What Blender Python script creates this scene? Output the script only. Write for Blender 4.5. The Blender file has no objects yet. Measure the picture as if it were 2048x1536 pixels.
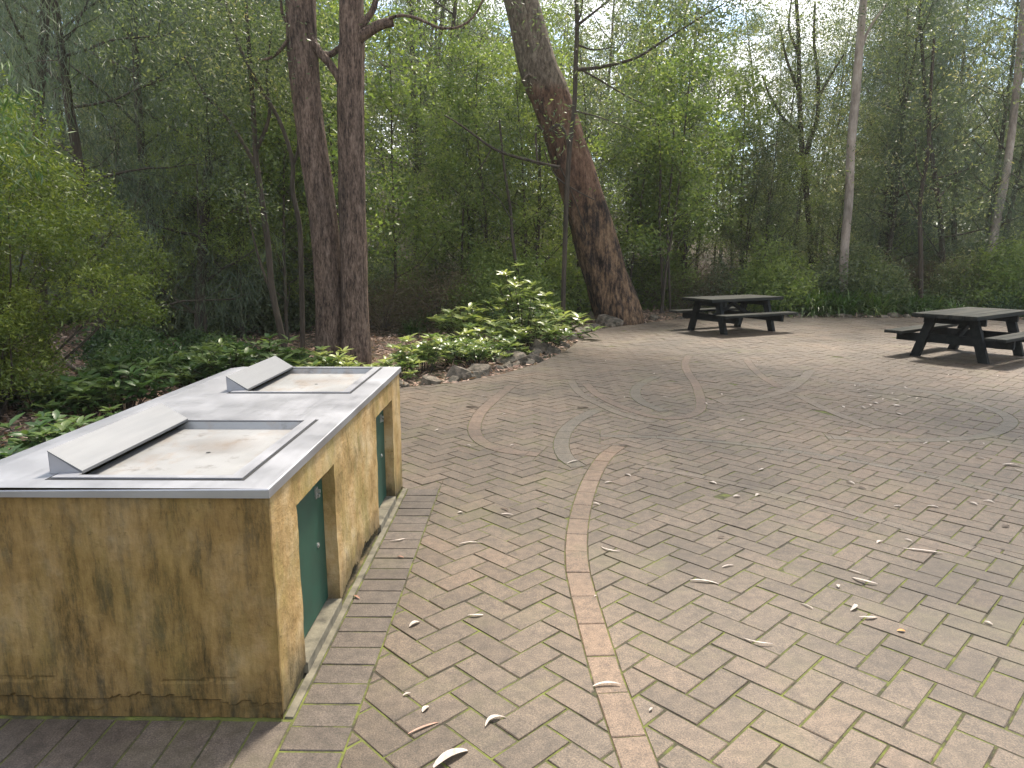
import bpy, math, random
import numpy as np
from mathutils import noise, Vector
R = math.radians
rng = np.random.default_rng(7)
random.seed(7)
S = bpy.context.scene
COL = S.collection

# ---------------------------------------------------------------- camera, sky, sun, exposure
F_PX, PITCH, YAW, ROLL, CAM_H = 1420.46, 0.1848, -0.0197, -0.0026, 1.5123
cam = bpy.data.cameras.new("camera")
cam.sensor_width = 36.0
cam.lens = 36.0 * F_PX / 2048.0
cam.clip_start = 0.05
cam.clip_end = 600
cam_ob = bpy.data.objects.new("camera", cam)
COL.objects.link(cam_ob)
cam_ob.location = (0, 0, CAM_H)
cam_ob.rotation_mode = 'QUATERNION'
from mathutils import Matrix
cam_ob.rotation_quaternion = (Matrix.Rotation(-YAW, 3, 'Z') @ Matrix.Rotation(math.pi/2 - PITCH, 3, 'X') @ Matrix.Rotation(ROLL, 3, 'Z')).to_quaternion()
S.camera = cam_ob

SUN_EL, SUN_AZ = R(57), R(24)          # azimuth from +Y towards +X
world = bpy.data.worlds.new("World")
S.world = world
world.use_nodes = True
wn, wl = world.node_tree.nodes, world.node_tree.links
wn.clear()
w_out = wn.new('ShaderNodeOutputWorld')
w_bg = wn.new('ShaderNodeBackground')
w_sky = wn.new('ShaderNodeTexSky')
w_sky.sky_type = 'NISHITA'
w_sky.sun_disc = False
w_sky.sun_elevation = SUN_EL
w_sky.sun_rotation = SUN_AZ
w_sky.air_density = 1.0
w_sky.dust_density = 0.6
w_tc = wn.new('ShaderNodeTexCoord')
w_map = wn.new('ShaderNodeMapping'); w_map.inputs['Scale'].default_value = (3.2, 3.2, 6.5)
w_n = wn.new('ShaderNodeTexNoise'); w_n.inputs['Scale'].default_value = 1.6; w_n.inputs['Detail'].default_value = 7
w_r = wn.new('ShaderNodeValToRGB')
w_r.color_ramp.elements[0].position = 0.45; w_r.color_ramp.elements[1].position = 0.59
w_mix = wn.new('ShaderNodeMixRGB'); w_mix.inputs[2].default_value = (7.8, 7.8, 7.9, 1)
wl.new(w_tc.outputs['Generated'], w_map.inputs[0]); wl.new(w_map.outputs[0], w_n.inputs['Vector'])
wl.new(w_n.outputs['Fac'], w_r.inputs[0]); wl.new(w_r.outputs[0], w_mix.inputs[0])
wl.new(w_sky.outputs[0], w_mix.inputs[1]); wl.new(w_mix.outputs[0], w_bg.inputs[0])
w_bg.inputs[1].default_value = 0.135
wl.new(w_bg.outputs[0], w_out.inputs[0])

sun = bpy.data.lights.new("sun", 'SUN')
sun.energy = 3.4
sun.angle = R(9)
sun.color = (1.0, 0.91, 0.78)
sun_ob = bpy.data.objects.new("sun", sun)
COL.objects.link(sun_ob)
sd = Vector((math.sin(SUN_AZ) * math.cos(SUN_EL), math.cos(SUN_AZ) * math.cos(SUN_EL), math.sin(SUN_EL)))
sun_ob.rotation_euler = sd.to_track_quat('Z', 'Y').to_euler()
sun_ob.location = (0, 0, 30)

S.view_settings.view_transform = 'Standard'
S.view_settings.look = 'None'
S.view_settings.gamma = 1
S.view_settings.use_curve_mapping = False
S.view_settings.exposure = 1.38
S.cycles.max_bounces = 7
S.cycles.diffuse_bounces = 4
S.cycles.transmission_bounces = 4
S.cycles.glossy_bounces = 3
S.cycles.caustics_reflective = False
S.cycles.caustics_refractive = False
S.cycles.sample_clamp_indirect = 6

# ---------------------------------------------------------------- helpers
def at(px, Y):
    """world x at the depth Y for a direction read off the photograph"""
    return Y * (math.tan(math.atan((px - 1024) / F_PX * 0.985) + YAW))

def at3(px, py, Y):
    """point on the vertical plane y = Y seen at a direction read off the photograph"""
    a, b = px - 1024, py - 768
    cp, sp = math.cos(PITCH), math.sin(PITCH)
    y = F_PX * cp - b * sp; z = -F_PX * sp - b * cp; x = a
    X = x * math.cos(YAW) + y * math.sin(YAW); YY = -x * math.sin(YAW) + y * math.cos(YAW)
    X = x * math.cos(YAW) + y * math.sin(YAW)
    t = Y / YY
    return (X * t, Y, CAM_H + z * t)

def ground(px, py, z=0.0):
    a, b = px - 1024, py - 768
    cp, sp = math.cos(PITCH), math.sin(PITCH)
    y = F_PX * cp - b * sp; zz = -F_PX * sp - b * cp; x = a
    X = x * math.cos(YAW) + y * math.sin(YAW); YY = -x * math.sin(YAW) + y * math.cos(YAW)
    t = (z - CAM_H) / zz
    return (X * t, YY * t)

def mesh_np(name, V, F, tint=None, smooth=False):
    """fast mesh from arrays; F is (n,k)"""
    V = np.asarray(V, np.float32); F = np.asarray(F, np.int32)
    me = bpy.data.meshes.new(name)
    n, k = F.shape
    me.vertices.add(len(V)); me.vertices.foreach_set('co', V.ravel())
    me.loops.add(n * k); me.loops.foreach_set('vertex_index', F.ravel())
    me.polygons.add(n); me.polygons.foreach_set('loop_start', np.arange(0, n * k, k, dtype=np.int32))
    if tint is not None:
        a = me.attributes.new('tint', 'FLOAT', 'POINT'); a.data.foreach_set('value', np.asarray(tint, np.float32))
    me.update(calc_edges=True)
    if not smooth: me.shade_flat()
    return me

class MB:
    """collects polygons, builds one mesh"""
    def __init__(s): s.v = []; s.f = []; s.t = []
    def add(s, vs, fs, tint=0.5):
        o = len(s.v); s.v.extend(vs); s.f.extend([tuple(i + o for i in f) for f in fs]); s.t.extend([tint] * len(vs))
        return s
    def box(s, x0, x1, y0, y1, z0, z1, tint=0.5, bev=0.0):
        if bev <= 0:
            vs = [(x0,y0,z0),(x1,y0,z0),(x1,y1,z0),(x0,y1,z0),(x0,y0,z1),(x1,y0,z1),(x1,y1,z1),(x0,y1,z1)]
            fs = [(3,2,1,0),(4,5,6,7),(0,1,5,4),(1,2,6,5),(2,3,7,6),(3,0,4,7)]
            return s.add(vs, fs, tint)
        b = bev
        rings = [(b, z0), (0, z0 + b), (0, z1 - b), (b, z1)]
        vs = []
        for d, z in rings:
            vs += [(x0+d,y0+d,z),(x1-d,y0+d,z),(x1-d,y1-d,z),(x0+d,y1-d,z)]
        fs = [(3,2,1,0),(12,13,14,15)]
        for r in range(3):
            for i in range(4):
                j = (i+1) % 4
                fs.append((r*4+i, r*4+j, r*4+4+j, r*4+4+i))
        return s.add(vs, fs, tint)
    def obox(s, c, ax, ay, az, tint=0.5):
        """oriented box: centre and three half vectors"""
        c, ax, ay, az = map(Vector, (c, ax, ay, az))
        vs = [tuple(c + sx*ax + sy*ay + sz*az) for sz in (-1,1) for sx, sy in ((-1,-1),(1,-1),(1,1),(-1,1))]
        fs = [(3,2,1,0),(4,5,6,7),(0,1,5,4),(1,2,6,5),(2,3,7,6),(3,0,4,7)]
        return s.add(vs, fs, tint)
    def mesh(s, name, smooth=False):
        me = bpy.data.meshes.new(name)
        me.from_pydata(s.v, [], s.f)
        a = me.attributes.new('tint', 'FLOAT', 'POINT'); a.data.foreach_set('value', np.array(s.t, np.float32))
        me.update()
        if smooth: me.shade_smooth()
        else: me.shade_flat()
        return me

def ob(name, me, mat, parent=None, loc=None):
    o = bpy.data.objects.new(name, me)
    COL.objects.link(o)
    if me is not None and mat is not None and len(me.materials) == 0: me.materials.append(mat)
    if parent is not None: o.parent = parent
    if loc is not None: o.location = loc
    return o

def tag(o, label=None, cat=None, group=None, kind=None):
    if label: o['label'] = label
    if cat: o['category'] = cat
    if group: o['group'] = group
    if kind: o['kind'] = kind
    return o

def empty(name, loc, rz=0.0, label=None, cat=None, group=None):
    o = bpy.data.objects.new(name, None); COL.objects.link(o)
    o.location = loc; o.rotation_euler = (0, 0, rz); o.empty_display_size = 0.2
    return tag(o, label, cat, group)

def tubes(lines, sides=6):
    """lines: list of (points (n,3), radii (n)); one joined array mesh"""
    VV, FF, off = [], [], 0
    for ln in lines:
        P, r = np.asarray(ln[0], float), np.asarray(ln[1], float)
        sd_ = ln[2] if len(ln) > 2 else sides
        n = len(P)
        T = np.gradient(P, axis=0); T /= np.linalg.norm(T, axis=1, keepdims=True) + 1e-9
        ref = np.array([0.31, 0.93, 0.2]) if abs(T[:, 2]).mean() > 0.5 else np.array([0, 0, 1.0])
        A = np.cross(T, ref); A /= np.linalg.norm(A, axis=1, keepdims=True) + 1e-9
        B = np.cross(T, A)
        th = np.linspace(0, 2*np.pi, sd_, endpoint=False)
        rr = r[:, None] if r.ndim == 1 else r
        ring = P[:, None] + (A[:, None] * np.cos(th)[None, :, None] + B[:, None] * np.sin(th)[None, :, None]) * rr[..., None]
        VV.append(ring.reshape(-1, 3))
        i, j = np.meshgrid(np.arange(n-1), np.arange(sd_), indexing='ij')
        a = i*sd_ + j; b = i*sd_ + (j+1) % sd_
        FF.append(np.stack([a, a+sd_, b+sd_, b], -1).reshape(-1, 4) + off)
        off += n * sd_
    return np.concatenate(VV), np.concatenate(FF)

def smooth_path(pts, n):
    """Catmull-Rom through control points"""
    P = np.asarray(pts, float); m = len(P)
    Q = np.vstack([2*P[0]-P[1], P, 2*P[-1]-P[-2]])
    out = []
    for t in np.linspace(0, m-1-1e-6, n):
        k = int(t); u = t-k
        p0, p1, p2, p3 = Q[k], Q[k+1], Q[k+2], Q[k+3]
        out.append(0.5*((2*p1)+(-p0+p2)*u+(2*p0-5*p1+4*p2-p3)*u*u+(-p0+3*p1-3*p2+p3)*u**3))
    return np.array(out)

# ---------------------------------------------------------------- materials
def mat_new(name):
    m = bpy.data.materials.new(name); m.use_nodes = True
    nt = m.node_tree; nt.nodes.clear()
    return m, nt.nodes, nt.links

def ramp(N, pts, interp='LINEAR'):
    r = N.new('ShaderNodeValToRGB'); cr = r.color_ramp; cr.interpolation = interp
    while len(cr.elements) < len(pts): cr.elements.new(0.5)
    for e, (p, c) in zip(cr.elements, pts):
        e.position = p; e.color = (*c, 1) if len(c) == 3 else c
    return r

def noise_n(N, L, vec, scale, detail=4, rough=0.55, mscale=None):
    n = N.new('ShaderNodeTexNoise'); n.inputs['Scale'].default_value = scale
    n.inputs['Detail'].default_value = detail; n.inputs['Roughness'].default_value = rough
    if mscale:
        mp = N.new('ShaderNodeMapping'); mp.inputs['Scale'].default_value = mscale
        L.new(vec, mp.inputs[0]); L.new(mp.outputs[0], n.inputs['Vector'])
    else: L.new(vec, n.inputs['Vector'])
    return n

def mix(N, L, fac, a, b, mode='MIX'):
    m = N.new('ShaderNodeMixRGB'); m.blend_type = mode
    for i, s in ((0, fac), (1, a), (2, b)):
        if isinstance(s, (int, float)): m.inputs[i].default_value = s
        elif isinstance(s, tuple): m.inputs[i].default_value = (*s, 1)
        else: L.new(s, m.inputs[i])
    return m.outputs[0]

def finish(N, L, color, rough=0.7, metal=0.0, bump=None, bstr=0.3, bdist=0.01, spec=0.5):
    p = N.new('ShaderNodeBsdfPrincipled'); o = N.new('ShaderNodeOutputMaterial')
    if isinstance(color, tuple): p.inputs['Base Color'].default_value = (*color, 1)
    else: L.new(color, p.inputs['Base Color'])
    if isinstance(rough, (int, float)): p.inputs['Roughness'].default_value = rough
    else: L.new(rough, p.inputs['Roughness'])
    p.inputs['Metallic'].default_value = metal
    p.inputs['Specular IOR Level'].default_value = spec
    if bump is not None:
        b = N.new('ShaderNodeBump'); b.inputs['Strength'].default_value = bstr; b.inputs['Distance'].default_value = bdist
        L.new(bump, b.inputs['Height']); L.new(b.outputs[0], p.inputs['Normal'])
    L.new(p.outputs[0], o.inputs[0])
    return p

def attr(N, name='tint'):
    a = N.new('ShaderNodeAttribute'); a.attribute_name = name; return a.outputs['Fac']

def pos(N): return N.new('ShaderNodeNewGeometry').outputs['Position']

def paver_mat(name, stops, patch=0.55):
    m, N, L = mat_new(name); P = pos(N)
    base = ramp(N, stops); L.new(attr(N), base.inputs[0])
    sp = noise_n(N, L, P, 190, 3, 0.7)
    spr = ramp(N, [(0.34, (0.42,)*3), (0.50, (1,)*3), (0.66, (1.7,)*3)]); L.new(sp.outputs['Fac'], spr.inputs[0])
    c = mix(N, L, 0.85, base.outputs[0], spr.outputs[0], 'MULTIPLY')
    md = noise_n(N, L, P, 22, 5, 0.65)
    mdr = ramp(N, [(0.36, (0.62, 0.61, 0.58)), (0.60, (1.16, 1.15, 1.13))]); L.new(md.outputs['Fac'], mdr.inputs[0])
    c = mix(N, L, 0.8, c, mdr.outputs[0], 'MULTIPLY')
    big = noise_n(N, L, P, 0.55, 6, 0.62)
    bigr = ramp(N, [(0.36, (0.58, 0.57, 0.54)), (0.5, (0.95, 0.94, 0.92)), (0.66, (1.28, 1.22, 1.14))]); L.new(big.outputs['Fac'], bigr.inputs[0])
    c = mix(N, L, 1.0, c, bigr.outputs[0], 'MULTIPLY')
    g = noise_n(N, L, P, 1.7, 5, 0.6)
    gr = ramp(N, [(0.53, (0, 0, 0)), (0.74, (0.5, 0.5, 0.5))]); L.new(g.outputs['Fac'], gr.inputs[0])
    c = mix(N, L, gr.outputs[0], c, (0.115, 0.10, 0.045))
    bn = mix(N, L, 0.5, sp.outputs['Fac'], md.outputs['Fac'])
    finish(N, L, c, 0.62, bump=bn, bstr=0.55, bdist=0.004, spec=0.45)
    return m
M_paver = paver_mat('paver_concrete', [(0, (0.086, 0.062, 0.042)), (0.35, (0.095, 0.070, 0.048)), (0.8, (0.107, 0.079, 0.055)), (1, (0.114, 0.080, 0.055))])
M_edging = paver_mat('edging_concrete', [(0, (0.078, 0.060, 0.046)), (1, (0.100, 0.079, 0.062))])
M_pink = paver_mat('pink_paver', [(0, (0.120, 0.080, 0.052)), (1, (0.146, 0.099, 0.066))])
M_grey = paver_mat('blue_grey_paver', [(0, (0.086, 0.070, 0.050)), (1, (0.102, 0.085, 0.064))])
M_pale = paver_mat('pale_paver', [(0, (0.100, 0.077, 0.055)), (1, (0.122, 0.095, 0.070))])

def bed_mat():
    m, N, L = mat_new('mossy_joint'); P = pos(N)
    n = noise_n(N, L, P, 7, 6, 0.7)
    r = ramp(N, [(0.36, (0.03, 0.025, 0.015)), (0.43, (0.045, 0.042, 0.018)), (0.52, (0.085, 0.092, 0.020)), (0.62, (0.12, 0.135, 0.022)), (0.8, (0.16, 0.19, 0.03))])
    L.new(n.outputs['Fac'], r.inputs[0])
    f = noise_n(N, L, P, 300, 2)
    c = mix(N, L, 0.6, r.outputs[0], mix(N, L, 1.0, f.outputs['Color'], (1.6, 1.6, 1.6), 'MULTIPLY'), 'MULTIPLY')
    finish(N, L, r.outputs[0], 0.95, bump=f.outputs['Fac'], bstr=0.6, bdist=0.004)
    return m
M_bed = bed_mat()

def soil_mat():
    m, N, L = mat_new('forest_floor'); P = pos(N)
    n = noise_n(N, L, P, 9, 8, 0.7)
    r = ramp(N, [(0.3, (0.03, 0.022, 0.014)), (0.5, (0.085, 0.06, 0.038)), (0.68, (0.16, 0.115, 0.075))])
    L.new(n.outputs['Fac'], r.inputs[0])
    g = noise_n(N, L, P, 0.6, 4)
    gr = ramp(N, [(0.45, (0, 0, 0)), (0.65, (0.8, 0.8, 0.8))]); L.new(g.outputs['Fac'], gr.inputs[0])
    c = mix(N, L, gr.outputs[0], r.outputs[0], (0.05, 0.06, 0.02))
    finish(N, L, c, 0.95, bump=n.outputs['Fac'], bstr=1.0, bdist=0.05)
    return m
M_soil = soil_mat()

def leaf_mat(name, stops, trans=0.42, rough=0.42, spec=0.35, hue=0.12):
    m, N, L = mat_new(name)
    base = ramp(N, stops)
    oi = N.new('ShaderNodeObjectInfo')
    mth = N.new('ShaderNodeMath'); mth.operation = 'MULTIPLY_ADD'
    L.new(oi.outputs['Random'], mth.inputs[0]); mth.inputs[1].default_value = 0.36; mth.inputs[2].default_value = -0.18
    ad = N.new('ShaderNodeMath'); ad.operation = 'ADD'; ad.use_clamp = True
    L.new(attr(N), ad.inputs[0]); L.new(mth.outputs[0], ad.inputs[1]); L.new(ad.outputs[0], base.inputs[0])
    p = N.new('ShaderNodeBsdfPrincipled'); L.new(base.outputs[0], p.inputs['Base Color'])
    p.inputs['Roughness'].default_value = rough; p.inputs['Specular IOR Level'].default_value = spec
    t = N.new('ShaderNodeBsdfTranslucent')
    c2 = mix(N, L, 1.0, base.outputs[0], (1.25, 1.3, 0.85), 'MULTIPLY'); L.new(c2, t.inputs['Color'])
    ms = N.new('ShaderNodeMixShader'); ms.inputs[0].default_value = trans
    L.new(p.outputs[0], ms.inputs[1]); L.new(t.outputs[0], ms.inputs[2])
    o = N.new('ShaderNodeOutputMaterial'); L.new(ms.outputs[0], o.inputs[0])
    return m
M_gum = leaf_mat('gum_leaves', [(0, (0.042, 0.062, 0.030)), (0.5, (0.115, 0.148, 0.066)), (0.85, (0.225, 0.245, 0.11)), (1, (0.30, 0.275, 0.13))], trans=0.5, rough=0.36, spec=0.5)
M_lime = leaf_mat('lime_leaves', [(0, (0.07, 0.115, 0.03)), (0.5, (0.16, 0.215, 0.055)), (1, (0.29, 0.33, 0.09))], trans=0.5)
M_cas = leaf_mat('casuarina_needles', [(0, (0.045, 0.07, 0.045)), (0.5, (0.095, 0.13, 0.08)), (1, (0.18, 0.21, 0.115))], trans=0.3)
M_bush = leaf_mat('fine_bush_leaves', [(0, (0.06, 0.09, 0.018)), (0.5, (0.145, 0.185, 0.032)), (1, (0.29, 0.31, 0.06))], trans=0.4)
M_dark = leaf_mat('dark_glossy_leaves', [(0, (0.025, 0.055, 0.015)), (0.5, (0.055, 0.105, 0.028)), (1, (0.13, 0.18, 0.05))], trans=0.35, rough=0.38, spec=0.45)
M_young = leaf_mat('yellow_green_leaves', [(0, (0.07, 0.12, 0.035)), (0.45, (0.14, 0.20, 0.055)), (1, (0.36, 0.39, 0.13))], trans=0.42, rough=0.32, spec=0.5)
M_strap = leaf_mat('strap_leaves', [(0, (0.03, 0.07, 0.015)), (0.5, (0.07, 0.13, 0.025)), (1, (0.17, 0.21, 0.05))], trans=0.35, rough=0.35, spec=0.5)
M_dead = leaf_mat('dry_twiggy_growth', [(0, (0.07, 0.05, 0.03)), (0.5, (0.13, 0.10, 0.055)), (1, (0.2, 0.15, 0.08))], trans=0.25)
M_litter = leaf_mat('dry_litter', [(0, (0.12, 0.065, 0.04)), (0.5, (0.32, 0.20, 0.14)), (0.85, (0.5, 0.36, 0.27)), (1, (0.58, 0.45, 0.37))], trans=0.15, rough=0.6)

def bark_mat(name, cols, zs=0.09, scale=9, bstr=0.9, bdist=0.03):
    m, N, L = mat_new(name)
    tc = N.new('ShaderNodeTexCoord'); P = tc.outputs['Object']
    a = noise_n(N, L, P, scale, 7, 0.68, (1, 1, zs))
    b = noise_n(N, L, P, scale * 3.2, 5, 0.7, (1, 1, zs * 1.2))
    f = mix(N, L, 0.45, a.outputs['Fac'], b.outputs['Fac'])
    r = ramp(N, cols); L.new(f, r.inputs[0])
    lg = noise_n(N, L, P, 1.3, 4, 0.6, (1, 1, 0.5))
    lr = ramp(N, [(0.35, (0.65, 0.66, 0.66)), (0.65, (1.2, 1.15, 1.1))]); L.new(lg.outputs['Fac'], lr.inputs[0])
    c = mix(N, L, 0.8, r.outputs[0], lr.outputs[0], 'MULTIPLY')
    finish(N, L, c, 0.85, bump=f, bstr=bstr, bdist=bdist, spec=0.2)
    return m
M_ironbark = bark_mat('fibrous_red_brown_bark', zs=0.22, scale=22, bstr=1.0, bdist=0.07, cols=[(0.38, (0.022, 0.015, 0.012)), (0.46, (0.085, 0.058, 0.044)), (0.54, (0.175, 0.122, 0.092)), (0.64, (0.27, 0.20, 0.16))])
M_smallbark = bark_mat('dark_sapling_bark', [(0.35, (0.025, 0.02, 0.016)), (0.55, (0.075, 0.06, 0.045)), (0.7, (0.13, 0.11, 0.085))], scale=14, bdist=0.01)
M_palebark = bark_mat('pale_smooth_bark', [(0.36, (0.15, 0.12, 0.10)), (0.5, (0.30, 0.25, 0.21)), (0.65, (0.44, 0.38, 0.33))], zs=0.3, scale=5, bstr=0.3, bdist=0.01)

def leaning_bark():
    m, N, L = mat_new('peeling_rough_bark')
    tc = N.new('ShaderNodeTexCoord'); P = tc.outputs['Object']
    a = noise_n(N, L, P, 5, 7, 0.7, (1, 1, 0.38))
    b = noise_n(N, L, P, 20, 6, 0.75, (1, 1, 0.35))
    f = mix(N, L, 0.45, a.outputs['Fac'], b.outputs['Fac'])
    low = ramp(N, [(0.42, (0.010, 0.007, 0.006)), (0.48, (0.055, 0.034, 0.022)), (0.55, (0.15, 0.092, 0.052)), (0.66, (0.26, 0.175, 0.105))]); L.new(f, low.inputs[0])
    mid = ramp(N, [(0.40, (0.022, 0.013, 0.010)), (0.5, (0.12, 0.064, 0.040)), (0.66, (0.25, 0.155, 0.10))]); L.new(f, mid.inputs[0])
    top = ramp(N, [(0.36, (0.055, 0.042, 0.03)), (0.5, (0.13, 0.098, 0.07)), (0.64, (0.22, 0.175, 0.13))]); L.new(b.outputs['Fac'], top.inputs[0])
    sep = N.new('ShaderNodeSeparateXYZ'); L.new(P, sep.inputs[0])
    jn = noise_n(N, L, P, 1.6, 4, 0.6, (1, 1, 0.6))
    def step(z0, z1, amp):
        q = N.new('ShaderNodeMath'); q.operation = 'MULTIPLY_ADD'; L.new(jn.outputs['Fac'], q.inputs[0]); q.inputs[1].default_value = amp
        L.new(sep.outputs['Z'], q.inputs[2])
        mr = N.new('ShaderNodeMapRange'); L.new(q.outputs[0], mr.inputs[0]); mr.inputs[1].default_value = z0; mr.inputs[2].default_value = z1
        return mr.outputs[0]
    c = mix(N, L, step(3.4, 4.2, 2.0), low.outputs[0], mid.outputs[0])
    c = mix(N, L, step(5.1, 5.35, 0.9), c, top.outputs[0])
    finish(N, L, c, 0.85, bump=f, bstr=1.0, bdist=0.05, spec=0.2)
    return m
M_lean = leaning_bark()

def rock_mat():
    m, N, L = mat_new('bush_rock'); P = pos(N)
    n = noise_n(N, L, P, 8, 7, 0.65)
    r = ramp(N, [(0.38, (0.035, 0.03, 0.018)), (0.5, (0.10, 0.08, 0.055)), (0.66, (0.24, 0.19, 0.14))]); L.new(n.outputs['Fac'], r.inputs[0])
    finish(N, L, r.outputs[0], 0.85, bump=n.outputs['Fac'], bstr=0.8, bdist=0.03)
    return m
M_rock = rock_mat()

def render_wall_mat():
    m, N, L = mat_new('weathered_ochre_render'); P = pos(N)
    n1 = noise_n(N, L, P, 5.5, 7, 0.68)
    base = ramp(N, [(0.33, (0.24, 0.15, 0.055)), (0.47, (0.37, 0.245, 0.105)), (0.6, (0.45, 0.325, 0.17)), (0.75, (0.48, 0.39, 0.25))]); L.new(n1.outputs['Fac'], base.inputs[0])
    n2 = noise_n(N, L, P, 5, 8, 0.72, (1, 1, 0.45))
    st = ramp(N, [(0.52, (0, 0, 0)), (0.66, (0.6, 0.6, 0.6))]); L.new(n2.outputs['Fac'], st.inputs[0])
    c = mix(N, L, st.outputs[0], base.outputs[0], (0.10, 0.078, 0.030))
    n4 = noise_n(N, L, P, 3.0, 8, 0.78, (1.3, 1.3, 0.5))
    ol = ramp(N, [(0.46, (0, 0, 0)), (0.62, (0.62, 0.62, 0.62))]); L.new(n4.outputs['Fac'], ol.inputs[0])
    c = mix(N, L, ol.outputs[0], c, (0.20, 0.17, 0.045))
    n3 = noise_n(N, L, P, 34, 5, 0.75)
    bl = ramp(N, [(0.60, (0, 0, 0)), (0.69, (0.8, 0.8, 0.8))]); L.new(n3.outputs['Fac'], bl.inputs[0])
    n5 = noise_n(N, L, P, 3.5, 3)
    blm = ramp(N, [(0.42, (0.1,) * 3), (0.58, (1,) * 3)]); L.new(n5.outputs['Fac'], blm.inputs[0])
    bb = mix(N, L, 1.0, bl.outputs[0], blm.outputs[0], 'MULTIPLY')
    c = mix(N, L, bb, c, (0.035, 0.03, 0.02))
    # rising damp and mould along the foot of the wall
    sep = N.new('ShaderNodeSeparateXYZ'); L.new(P, sep.inputs[0])
    q = N.new('ShaderNodeMath'); q.operation = 'MULTIPLY_ADD'; L.new(n2.outputs['Fac'], q.inputs[0]); q.inputs[1].default_value = -0.5; L.new(sep.outputs['Z'], q.inputs[2])
    mr = N.new('ShaderNodeMapRange'); L.new(q.outputs[0], mr.inputs[0]); mr.inputs[1].default_value = -0.03; mr.inputs[2].default_value = -0.26
    c = mix(N, L, mr.outputs[0], c, (0.045, 0.037, 0.02))
    # front face: grime, with its backlit shade also painted into the colour
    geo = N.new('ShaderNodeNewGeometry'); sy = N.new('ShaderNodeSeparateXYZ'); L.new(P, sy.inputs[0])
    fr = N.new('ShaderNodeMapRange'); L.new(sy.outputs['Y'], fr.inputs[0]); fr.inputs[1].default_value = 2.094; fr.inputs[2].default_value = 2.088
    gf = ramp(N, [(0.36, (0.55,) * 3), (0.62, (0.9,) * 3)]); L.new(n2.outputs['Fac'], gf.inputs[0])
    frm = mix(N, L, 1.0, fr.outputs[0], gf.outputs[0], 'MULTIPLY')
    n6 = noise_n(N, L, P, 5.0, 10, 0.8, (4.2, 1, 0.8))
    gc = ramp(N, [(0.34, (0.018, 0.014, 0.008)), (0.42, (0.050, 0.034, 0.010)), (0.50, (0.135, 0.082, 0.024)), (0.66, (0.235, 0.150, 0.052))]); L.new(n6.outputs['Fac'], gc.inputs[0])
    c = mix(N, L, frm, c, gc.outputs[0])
    bp = mix(N, L, 0.4, n3.outputs['Fac'], n1.outputs['Fac'])
    finish(N, L, c, 0.9, bump=bp, bstr=0.9, bdist=0.01, spec=0.25)
    return m
M_wall = render_wall_mat()

def steel_mat(name, col, rough, stain=0.0):
    m, N, L = mat_new(name)
    tc = N.new('ShaderNodeTexCoord'); P = tc.outputs['Object']
    a = noise_n(N, L, P, 3, 5, 0.6)
    b = noise_n(N, L, P, 60, 3, 0.6, (1, 0.05, 1))
    rr = ramp(N, [(0.3, (rough - 0.07,) * 3), (0.7, (rough + 0.13,) * 3)]); L.new(mix(N, L, 0.3, a.outputs['Fac'], b.outputs['Fac']), rr.inputs[0])
    cr = ramp(N, [(0.3, tuple(x * 0.86 for x in col)), (0.7, tuple(x * 1.06 for x in col))]); L.new(a.outputs['Fac'], cr.inputs[0])
    c = cr.outputs[0]
    if stain:
        sn = noise_n(N, L, P, 5.5, 6, 0.65, (1.6, 0.9, 1))
        sr = ramp(N, [(0.50, (0, 0, 0)), (0.66, (stain,) * 3)]); L.new(sn.outputs['Fac'], sr.inputs[0])
        c = mix(N, L, sr.outputs[0], c, (0.25, 0.145, 0.06))
        sx = N.new('ShaderNodeSeparateXYZ'); L.new(pos(N), sx.inputs[0])
        for yc in (2.66, 4.06):
            vd = N.new('ShaderNodeVectorMath'); vd.operation = 'DISTANCE'; L.new(pos(N), vd.inputs[0]); vd.inputs[1].default_value = (-1.19, yc, 0.77)
            mrg = N.new('ShaderNodeMapRange'); L.new(vd.outputs['Value'], mrg.inputs[0]); mrg.inputs[1].default_value = 0.17; mrg.inputs[2].default_value = 0.02; mrg.inputs[4].default_value = 0.55
            c = mix(N, L, mix(N, L, 1.0, mrg.outputs[0], mix(N, L, 1.0, sn.outputs['Fac'], (1.5, 1.5, 1.5), 'MULTIPLY'), 'MULTIPLY'), c, (0.15, 0.095, 0.05))
        s2 = noise_n(N, L, P, 11, 6, 0.7)
        s3 = ramp(N, [(0.57, (0, 0, 0)), (0.70, (0.6,) * 3)]); L.new(s2.outputs['Fac'], s3.inputs[0])
        c = mix(N, L, s3.outputs[0], c, (0.13, 0.115, 0.10))
    finish(N, L, c, rr.outputs[0], metal=0.85 if not stain else 0.5, bump=b.outputs['Fac'], bstr=0.05, bdist=0.002)
    return m
M_steel = steel_mat('stainless_steel', (0.37, 0.37, 0.385), 0.46)
M_plate = steel_mat('griddle_steel', (0.30, 0.295, 0.285), 0.5, 0.3)
M_steel2 = steel_mat('brushed_bright_steel', (0.15, 0.155, 0.163), 0.6)

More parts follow.
